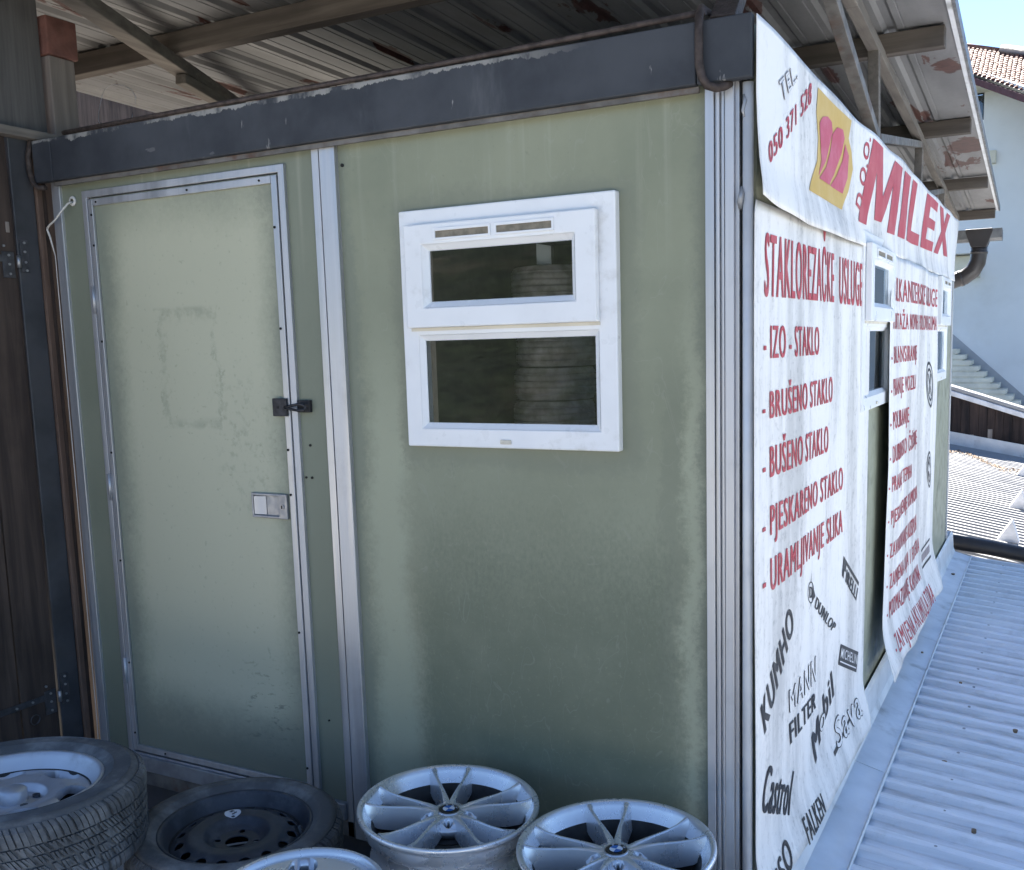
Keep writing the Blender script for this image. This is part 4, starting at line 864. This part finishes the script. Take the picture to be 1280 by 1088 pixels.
MB().bar(e1+Vector((.45, -.05, -.12)), e2+Vector((0, -.05, .06)), .3, .10).build('verge_board', 'roof_trim_white', hs)
MB().poly([(-2.3, 27.3, 8.0), (-1.2, 27.3, 7.98), (-1.2, 27.3, 8.10), (-2.3, 27.3, 8.14)], (0, .69, 0)).build('soffit', 'house_cream', hs)
rg = [Vector(rp(xx, dtop(xx)+.05)) for xx in (-6, -2.1, -1.1)]
MB().tube([p_-Vector((0,0,.02)) for p_ in rg], .09, 12).build('ridge_tile', 'roof_tile', hs)
MB().tube([Vector(rp(-1.0, dtop(-1.0)+.06)), Vector(rp(2.6, dtop(2.6)+.06))], .17, 16).build('ridge_cap', 'gutter_brown', hs)
for xx in (-1.0, -.82, -.62): MB().tube([Vector(rp(xx, dtop(xx)-.10)), Vector(rp(xx, dtop(xx)+.02))], [.02, .055], 8).build('mortar', 'house_plaster', hs)
# outside stair rising to the left along the house wall, with its grey plinth strip
stz = empty('outside_stair', (-1.5, 27.5, -3.2), 'pale concrete outside stair climbing left along the white house wall', 'stairs')
for i in range(11):
    xr = -1.83+.18*i+.02; z1 = 1.04-.159*i
    MB().box(-7.0, xr-random.uniform(0, .01), 27.0, 27.95, z1-.125, z1).box(-7.0, xr-.05, 27.02, 27.95, z1-.158, z1-.1255).build('step', 'step_concrete', stz, .012)
MB().poly([(-2.4, 27.955, 1.80), (.35, 27.955, -.76), (.35, 27.955, -1.5), (-2.4, 27.955, 1.10)], (0, .04, 0)).build('plinth_strip', 'plinth_grey', stz)
MB().box(-7, .2, 26.98, 27.94, -3.2, -.76).build('stair_base', 'step_concrete', stz)

# ================================================================== WHEELS
def dish(r0, r1, zf_, holes, nr_, na):                     # polar sheet with oval holes, edges snapped to the ovals
    def inside(x, y):
        for cx, cy, rx_, ry_, a in holes:
            dx, dy = x-cx, y-cy; u = dx*math.cos(a)+dy*math.sin(a); w = -dx*math.sin(a)+dy*math.cos(a)
            q = math.hypot(u/rx_, w/ry_)
            if q < 1.0: return (q, cx, cy, rx_, ry_, a, u, w)
        return None
    V = []; ins = []
    for i in range(nr_+1):
        for k in range(na):
            r = lerp(r0, r1, i/nr_); t = 2*math.pi*k/na; x, y = r*math.cos(t), r*math.sin(t); V.append([x, y, zf_(math.hypot(x, y), t)]); ins.append(inside(x, y))
    F = []
    for i in range(nr_):
        for k in range(na):
            f = (i*na+k, i*na+(k+1) % na, (i+1)*na+(k+1) % na, (i+1)*na+k)
            if all(ins[j] for j in f): continue
            F.append(f)
    used = {j for f in F for j in f}
    for j in used:
        if ins[j]:
            q, cx, cy, rx_, ry_, a, u, w = ins[j]; u, w = (u/q, w/q) if q > .05 else (rx_, 0)
            x, y = cx+u*math.cos(a)-w*math.sin(a), cy+u*math.sin(a)+w*math.cos(a); V[j] = [x, y, zf_(math.hypot(x, y), math.atan2(y, x))]
    mp = {j: i for i, j in enumerate(sorted(used))}
    return [V[j] for j in sorted(used)], [tuple(mp[j] for j in f) for f in F]
def interp(pts):
    def f(r):
        for (a, za), (c, zc) in zip(pts, pts[1:]):
            if r <= c: t = max(0, (r-a)/(c-a)); t = t*t*(3-2*t); return za+(zc-za)*t
        return pts[-1][1]
    return f
def barrel(par, Rr, H, mat, lip=.014, name='barrel'):
    k = Rr/.231
    pr_ = [(.2275, H), (.2305, H-.003), (.231, H-.010), (.2275, H-.015), (.220, H-.017), (.2165, H-.028), (.2145, H-.052), (.203, H-.062), (.188, H-.078), (.186, H-.11), (.200, H-.125), (.206, .028), (.212, .017), (.226, .012), (.2305, .006), (.2275, 0),
           (.220, .004), (.204, .020), (.199, .035), (.194, H-.125), (.180, H-.112), (.182, H-.080), (.190, H-.052), (.196, H-.040), (.2075, H-.024), (.2125, H-.012), (.2170, H-.004), (.222, H-.0005)]
    P_ = [(r*k, z) for r, z in pr_]; ia = 19; ib = 23           # inner wall below the spokes: brake dust with shade painted in
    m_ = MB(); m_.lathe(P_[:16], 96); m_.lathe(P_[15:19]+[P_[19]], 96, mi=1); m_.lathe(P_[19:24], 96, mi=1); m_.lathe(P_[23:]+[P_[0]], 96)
    return m_.build(name, [mat, 'barrel_dust_shade'], par, local=True)
def emblem(par, z, r):
    MB().lathe([(0, z), (r*.55, z+.0012), (r, z)], 36).build('emblem', 'emblem_black', par, local=True)
    MB().lathe([(r*.98, z-.001), (r*1.05, z+.0012), (r*1.10, z-.001)], 36).build('emblem', 'bolt_steel', par, local=True)
    for q in range(4):
        pts = [(0, 0)]+[(r*.60*math.cos(R(90*q+9*i)), r*.60*math.sin(R(90*q+9*i))) for i in range(11)]
        MB().add([(x, y, z+.0022) for x, y in pts], [tuple(range(len(pts)))]).build('emblem', 'emblem_blue' if q % 2 else 'emblem_white', par, local=True)
    for ch_, a in (('B', 135), ('M', 90), ('W', 45)):
        v, f = glyphs(ch_, .01); s_ = r*.34; mx_ = (min(p_[0] for p_ in v)+max(p_[0] for p_ in v))/2
        mt = Matrix.Rotation(R(a-90), 4, 'Z')
        MB().add([mt @ Vector(((x-mx_)*s_, r*.66+y*s_, z+.0016)) for x, y in v], f).build('emblem', 'emblem_white', par, local=True)
def make_rim(loc, ang, label, group, tilt=(0,0), name='alloy_rim'):
    H = .235; t = empty(name, loc, label, 'wheel rim', group, (tilt[0], tilt[1], 0))
    barrel(t, .231, H, 'alloy_silver')
    # five pairs of V spokes
    st_ = [(.030, -.019, .010, .014, .030), (.060, -.014, .0075, .0135, .044), (.100, -.0125, .0050, .0125, .055), (.145, -.013, .0040, .0130, .058), (.180, -.0105, .0042, .0155, .055), (.200, -.006, .0052, .0185, .044), (.2135, -.0015, .0065, .0215, .030)]
    for c_ in range(5):
        for sg in (-1, 1):
            a_hub = R(ang+72*c_+sg*9); a_rim = R(ang+72*c_+sg*12.8); vs_ = []
            for r, z, wt, wb, dp in st_:
                a = lerp(a_hub, a_rim, min(1, (r-.030)/.17)); c0 = Vector((r*math.cos(a), r*math.sin(a), H+z)); tn = Vector((-math.sin(a), math.cos(a), 0))
                for k_, wz in ((-wb, -dp), (-wt, -.0025), (-wt*.4, 0), (wt*.4, 0), (wt, -.0025), (wb, -dp)): vs_.append(c0+tn*k_+Vector((0, 0, wz)))
            n_ = 6; fs_ = [(i*n_+k_, i*n_+(k_+1) % n_, (i+1)*n_+(k_+1) % n_, (i+1)*n_+k_) for i in range(len(st_)-1) for k_ in range(n_)]
            fs_ += [tuple(range(n_)), tuple((len(st_)-1)*n_+k_ for k_ in range(n_-1, -1, -1))]
            o = MB().add(vs_, fs_).build('spoke', 'alloy_silver', t, local=True)
            me = o.data
            for pl_ in me.polygons: pl_.use_smooth = len(pl_.vertices) == 4
            es = o.modifiers.new('split', 'EDGE_SPLIT'); es.split_angle = R(24)
    # hub with bolt pockets between the pairs
    holes = [(.052*math.cos(R(ang+36+72*q)), .052*math.sin(R(ang+36+72*q)), .0125, .0125, 0) for q in range(5)]
    v, f = dish(.028, .072, interp([(.028, H-.020), (.040, H-.020), (.055, H-.024), (.072, H-.034)]) if False else (lambda r, a_: interp([(.028, H-.019), (.040, H-.020), (.055, H-.026), (.072, H-.040)])(r)), holes, 14, 120)
    o = MB().add(v, f, True).build('hub', 'alloy_silver', t, local=True); q = o.modifiers.new('solid', 'SOLIDIFY'); q.thickness = .025; q.offset = -1 if False else -1
    MB().lathe([(.0, H-.075), (.075, H-.075), (.075, H-.070), (0, H-.070)], 36).build('hub_back', 'barrel_dust_shade', t, local=True)
    MB().lathe([(0, H-.0165), (.0285, H-.017), (.0295, H-.022)], 40).build('centre_cap', 'alloy_silver', t, local=True)
    emblem(t, H-.0160, .0255)
    return t
rim1 = make_rim((-.697, -.342, .280-.235), 85+36, 'silver V spoke alloy rim on the left of the near pair, upper of its stack', 'stacked silver alloy rims', (0, R(2)))
rim2 = make_rim((-.213, -.362, .286-.235), 85+34, 'silver V spoke alloy rim nearest the corner post, upper of its stack', 'stacked silver alloy rims', (0, R(-1)))
for src, lab in ((rim1, 'silver V spoke alloy rim under the left upper rim'), (rim2, 'silver V spoke alloy rim under the upper rim nearest the corner post')):
    c_ = copy_tree(src); c_['label'] = lab; c_.location = Vector(src.location)+Vector((.006, .004, -.2655 if src is rim1 else -.2705)); c_.rotation_euler = (0, 0, R(31))

def tyre_mesh(Ro, rb, w, n_lug=66, detail=True, seed=1):
    """carcass lathe and a separate tread of real blocks; axis z, from z=0 to z=w"""
    rnd = random.Random(seed); s = Ro-rb; h = w/2
    pr_ = [(rb+.004, h*.52), (rb, h*.72), (rb+.004, h*.80), (rb+.012, h*.86), (rb+s*.28, h*.965), (rb+s*.34, h*.975), (rb+s*.36, h*.972), (rb+s*.62, h*.975), (rb+s*.64, h*.968), (rb+s*.80, h*.92), (Ro-.020, h*.86), (Ro-.011, h*.78), (Ro-.008, h*.64), (Ro-.007, 0)]
    if detail == 'rib':
        pr_ = pr_[:-1]
        for a_ in (.56, .20): pr_ += [(Ro-.003, h*(a_+.10)), (Ro-.003, h*(a_+.04)), (Ro-.014, h*(a_+.035)), (Ro-.014, h*(a_-.035)), (Ro-.003, h*(a_-.04))]
        pr_ += [(Ro-.002, 0)]; detail = False
    full = [(r, h+z) for r, z in pr_]+[(r, h-z) for r, z in reversed(pr_[:-1])]
    car = MB().lathe(full, 96)
    tr_ = MB()
    if detail:
        sh = [(Ro-.020, h*.865), (Ro-.010, h*.79), (Ro-.006, h*.66), (Ro-.005, h*.50)]
        top = [(Ro-.016, h*.895), (Ro-.004, h*.80), (Ro, h*.66), (Ro, h*.50)]
        def block(a0, a1, base, up, skew):
            vs_ = []
            for a, p_ in ((a0, base), (a1, base), (a0, up), (a1, up)):
                for j, (r, z) in enumerate(p_):
                    ins = .0 if p_ is base else (.06*(a1-a0) if a == a0 else -.06*(a1-a0))
                    t = a+skew*j/(len(p_)-1)+ins; vs_.append((r*math.cos(t), r*math.sin(t), h+z))
            n_ = len(base); fs_ = []
            for j in range(n_-1):
                fs_ += [(2*n_+j, 3*n_+j, 3*n_+j+1, 2*n_+j+1), (j, 2*n_+j, 2*n_+j+1, j+1), (n_+j+1, 3*n_+j+1, 3*n_+j, n_+j)]
            fs_ += [(0, n_, 3*n_, 2*n_), (n_-1, 2*n_+n_-1, 3*n_+n_-1, n_+n_-1)]
            tr_.add(vs_, fs_)
        st_ = 2*math.pi/n_lug
        for k in range(n_lug):
            a = k*st_+rnd.uniform(-.012, .012)
            for sgn in (1, -1):
                fl_ = lambda P: [(r, z*sgn) for r, z in P]
                ofs = 0 if sgn > 0 else st_*.5
                # each shoulder lug is split by a sipe
                block(a+ofs, a+ofs+st_*.40, fl_(sh), fl_(top), .05*sgn); block(a+ofs+st_*.44, a+ofs+st_*.84, fl_(sh), fl_(top), .05*sgn)
                for z0, z1, o2 in ((.46, .26, .02), (.22, .03, .035)):
                    bs = [(Ro-.007, h*z0*sgn), (Ro-.007, h*z1*sgn)]; tp_ = [(Ro+.0005, h*z0*sgn), (Ro+.0005, h*z1*sgn)]
                    jt = rnd.uniform(-.01, .01)
                    for q in range(3): block(a+jt+ofs+o2+st_*.29*q, a+jt+ofs+o2+st_*(.29*q+.235), bs, [(r-rnd.uniform(0, .0015), z) for r, z in tp_], (.045+rnd.uniform(-.02, .02))*sgn)
    return car, tr_
def add_tyre(par, Ro, rb, w, n_lug, detail=True, seed=1, z=0):
    car, tr_ = tyre_mesh(Ro, rb, w, n_lug, detail, seed); mt = Matrix.Translation((0, 0, z))
    c_ = car.xf(mt).build('tyre', 'rubber', par, local=True)
    if detail is True: tr_.xf(mt).build('tread', 'rubber', c_, local=True, kind='stuff')
    return c_
# ---- big wheel at the left edge: silver rim with six oval openings
def make_old_alloy(loc, label, ang, Ro, rimR, w, rot, holes_n=6, name='car_wheel', tyre=True, detail=True):
    t = empty(name, loc, label, 'wheel', None, rot)
    zt_ = w*.93
    k = rimR/.231
    b_ = barrel(t, rimR, zt_-.01, 'alloy_old'); b_.location.z = .01
    hl = []
    for q in range(holes_n):
        a = R(ang+360/holes_n*q); hl.append((rimR*.68*math.cos(a), rimR*.68*math.sin(a), rimR*.165, rimR*.24, a))
    zf_ = interp([(rimR*.16, zt_-.050), (rimR*.30, zt_-.054), (rimR*.38, zt_-.036), (rimR*.55, zt_-.030), (rimR*.80, zt_-.040), (rimR*.90, zt_-.052)])
    v, f = dish(rimR*.16, rimR*.90, lambda r, a_: zf_(r), hl, 34, 216)
    o = MB().add(v, f, True).build('wheel_disc', 'alloy_old', t, local=True); q = o.modifiers.new('solid', 'SOLIDIFY'); q.thickness = .022; q.offset = -1; q2 = o.modifiers.new('bev', 'BEVEL'); q2.width = .004; q2.segments = 2; q2.limit_method = 'ANGLE'; q2.angle_limit = R(50)
    MB().lathe([(0, zt_-.016), (rimR*.13, zt_-.017), (rimR*.155, zt_-.022), (rimR*.16, zt_-.065)], 40).build('centre_cap', 'alloy_old', t, local=True)
    for q in range(5):
        a = R(ang+72*q+20); MB().tube([(rimR*.25*math.cos(a), rimR*.25*math.sin(a), zt_-.070), (rimR*.25*math.cos(a), rimR*.25*math.sin(a), zt_-.046)], .010, 6).build('bolt', 'steel_wheel_black', t, local=True)
    MB().lathe([(0, .03), (rimR*.75, .03)], 36).build('brake_side_shade', 'barrel_dust_shade', t, local=True)
    if tyre:
        add_tyre(t, Ro, rimR*.955, w, 62, detail)
        s_ = Ro-rimR*.955
        for rr_ in (.30, .66): MB().lathe([(rimR*.955+s_*rr_-.0016, w*.984), (rimR*.955+s_*rr_, w*.984+.0022), (rimR*.955+s_*rr_+.0016, w*.984)], 96).build('sidewall_ring', 'rubber', t, local=True)
    return t
BW = .215
big = make_old_alloy((-1.650, -.872, .378-BW*.93), 'large worn tyre on a silver rim with oval openings at the left edge', -27, .312, .212, BW, (R(-2.5), R(1), 0))
# tyres it is stacked on
for k, (dx, dy) in enumerate(((-.10, -.06), (-.06, -.10))):
    z0 = .378-BW*.93-.0 - (k+1)*.196
    t = empty('tyre', (-1.650+dx, -.872+dy, z0), ('bare black tyre directly under the large silver wheel', 'lowest black tyre under the large silver wheel')[k], 'tyre', 'tyres stacked under the big wheel'); add_tyre(t, .29, .19, .192, 60, False)
# ---- black steel wheel lying next to it
def make_steel(loc, label, ang, rot):
    t = empty('car_wheel', loc, label, 'wheel', None, rot); w = .185; zt_ = w*.92; rimR = .205
    b_ = barrel(t, rimR, zt_-.008, 'steel_wheel_black'); b_.location.z = .008
    hl = [(.149*math.cos(R(ang+22.5*q)), .149*math.sin(R(ang+22.5*q)),   .0125, .0155, R(ang+22.5*q)) for q in range(16)]
    hl += [(.051*math.cos(R(ang+90*q+20)), .051*math.sin(R(ang+90*q+20)), .008, .008, 0) for q in range(4)]
    zf_ = interp([(.030, zt_-.050), (.058, zt_-.048), (.066, zt_-.042), (.092, zt_-.022), (.118, zt_-.020), (.150, zt_-.030), (.168, zt_-.042), (.178, zt_-.062)])
    v, f = dish(.030, .178, lambda r, a_: zf_(r), hl, 44, 240)
    o = MB().add(v, f, True).build('wheel_disc', 'steel_wheel_black', t, local=True); q = o.modifiers.new('solid', 'SOLIDIFY'); q.thickness = .004; q.offset = -1
    MB().lathe([(0, .03), (.15, .03)], 36).build('inner_shade', 'barrel_dust_shade', t, local=True)
    # paper sticker with two pen marks
    sa = R(140); sx, sy = .107*math.cos(sa), .107*math.sin(sa)
    vs_ = [(sx, sy, zf_(math.hypot(sx, sy))+.0015)]+[(sx+.0225*math.cos(k*.3142), sy+.0225*math.sin(k*.3142), zf_(math.hypot(sx+.0225*math.cos(k*.3142), sy+.0225*math.sin(k*.3142)))+.0015) for k in range(20)]
    sk = MB().add(vs_, [(0, k+1, (k+1) % 20+1) for k in range(20)]).build('sticker', 'sticker_white', t, local=True)
    for a0, a1 in (((-.009, -.004), (-.009, .006)), ((-.009, .006), (-.004, .005)), ((-.004, .005), (-.005, -.003)), ((.003, -.006), (.009, .006)), ((.009, -.004), (.003, .005)), ((.006, -.008), (.007, .008))):
        p0, p1 = [Vector((sx+a[0], sy+a[1], zf_(math.hypot(sx+a[0], sy+a[1]))+.0028)) for a in (a0, a1)]; MB().bar(p0, p1, .0016, .0006).build('pen_mark', 'ink_black', sk, local=True)
    va = R(38); MB().tube([(.176*math.cos(va), .176*math.sin(va), zt_-.060), (.166*math.cos(va), .166*math.sin(va), zt_-.020)], .0045, 8).build('valve', 'rubber', t, local=True)
    add_tyre(t, .284, .196, w, 62)
    return t
make_steel((-1.300, -.478, .160-.185*.92), 'black steel wheel with round holes and a small white sticker', 8, (R(0), R(2.5), 0))
t = empty('tyre', (-1.30, -.478, GZ+.003), 'bare black tyre under the black steel wheel', 'tyre'); add_tyre(t, .275, .19, .195, 60, False)
# ---- silver wheel cut by the lower edge
w5 = empty('alloy_rim', (-.798, -.785, .252-.20), 'silver rim with broad spokes in the front row between the stacks', 'wheel rim', None, (0, 0, 0))
H5 = .20; barrel(w5, .1925, H5, 'alloy_silver')
hl = [(.118*math.cos(R(54+72*q)), .118*math.sin(R(54+72*q)), .036, .034, R(54+72*q)) for q in range(5)]
zf5 = interp([(.02, H5-.020), (.05, H5-.018), (.10, H5-.010), (.15, H5-.006), (.168, H5-.012), (.176, H5-.016)])
v, f = dish(.02, .178, lambda r, a_: zf5(r), hl, 30, 180)
o = MB().add(v, f, True).build('wheel_disc', 'alloy_silver', w5, local=True); q = o.modifiers.new('solid', 'SOLIDIFY'); q.thickness = .03; q.offset = -1
MB().lathe([(0, H5-.016), (.026, H5-.018), (.03, H5-.03)], 32).build('centre_cap', 'alloy_old', w5, local=True)
t = empty('tyre', (-.798, -.785, GZ+.003), 'bare black tyre under the front row silver rim', 'tyre'); add_tyre(t, .27, .175, .266, 60, False)
# ---- tyres stored inside, seen through the front window
for k in range(10):
    t = empty('tyre', (-2.10+.012*math.sin(k*2.1), 3.10+.012*math.cos(k*1.7), -.10+k*.200), ('topmost', 'second from top', 'third from top', 'fourth from top', 'fifth from top', 'sixth from top', 'seventh from top', 'third from floor', 'second from floor', 'lowest')[9-k]+' dusty tyre of the stack inside behind the front window', 'tyre', 'tyres stacked inside the kiosk')
    q = add_tyre(t, .255, .165, .1985, 40, 'rib', k); q.data.materials[0] = M['rubber_dusty']
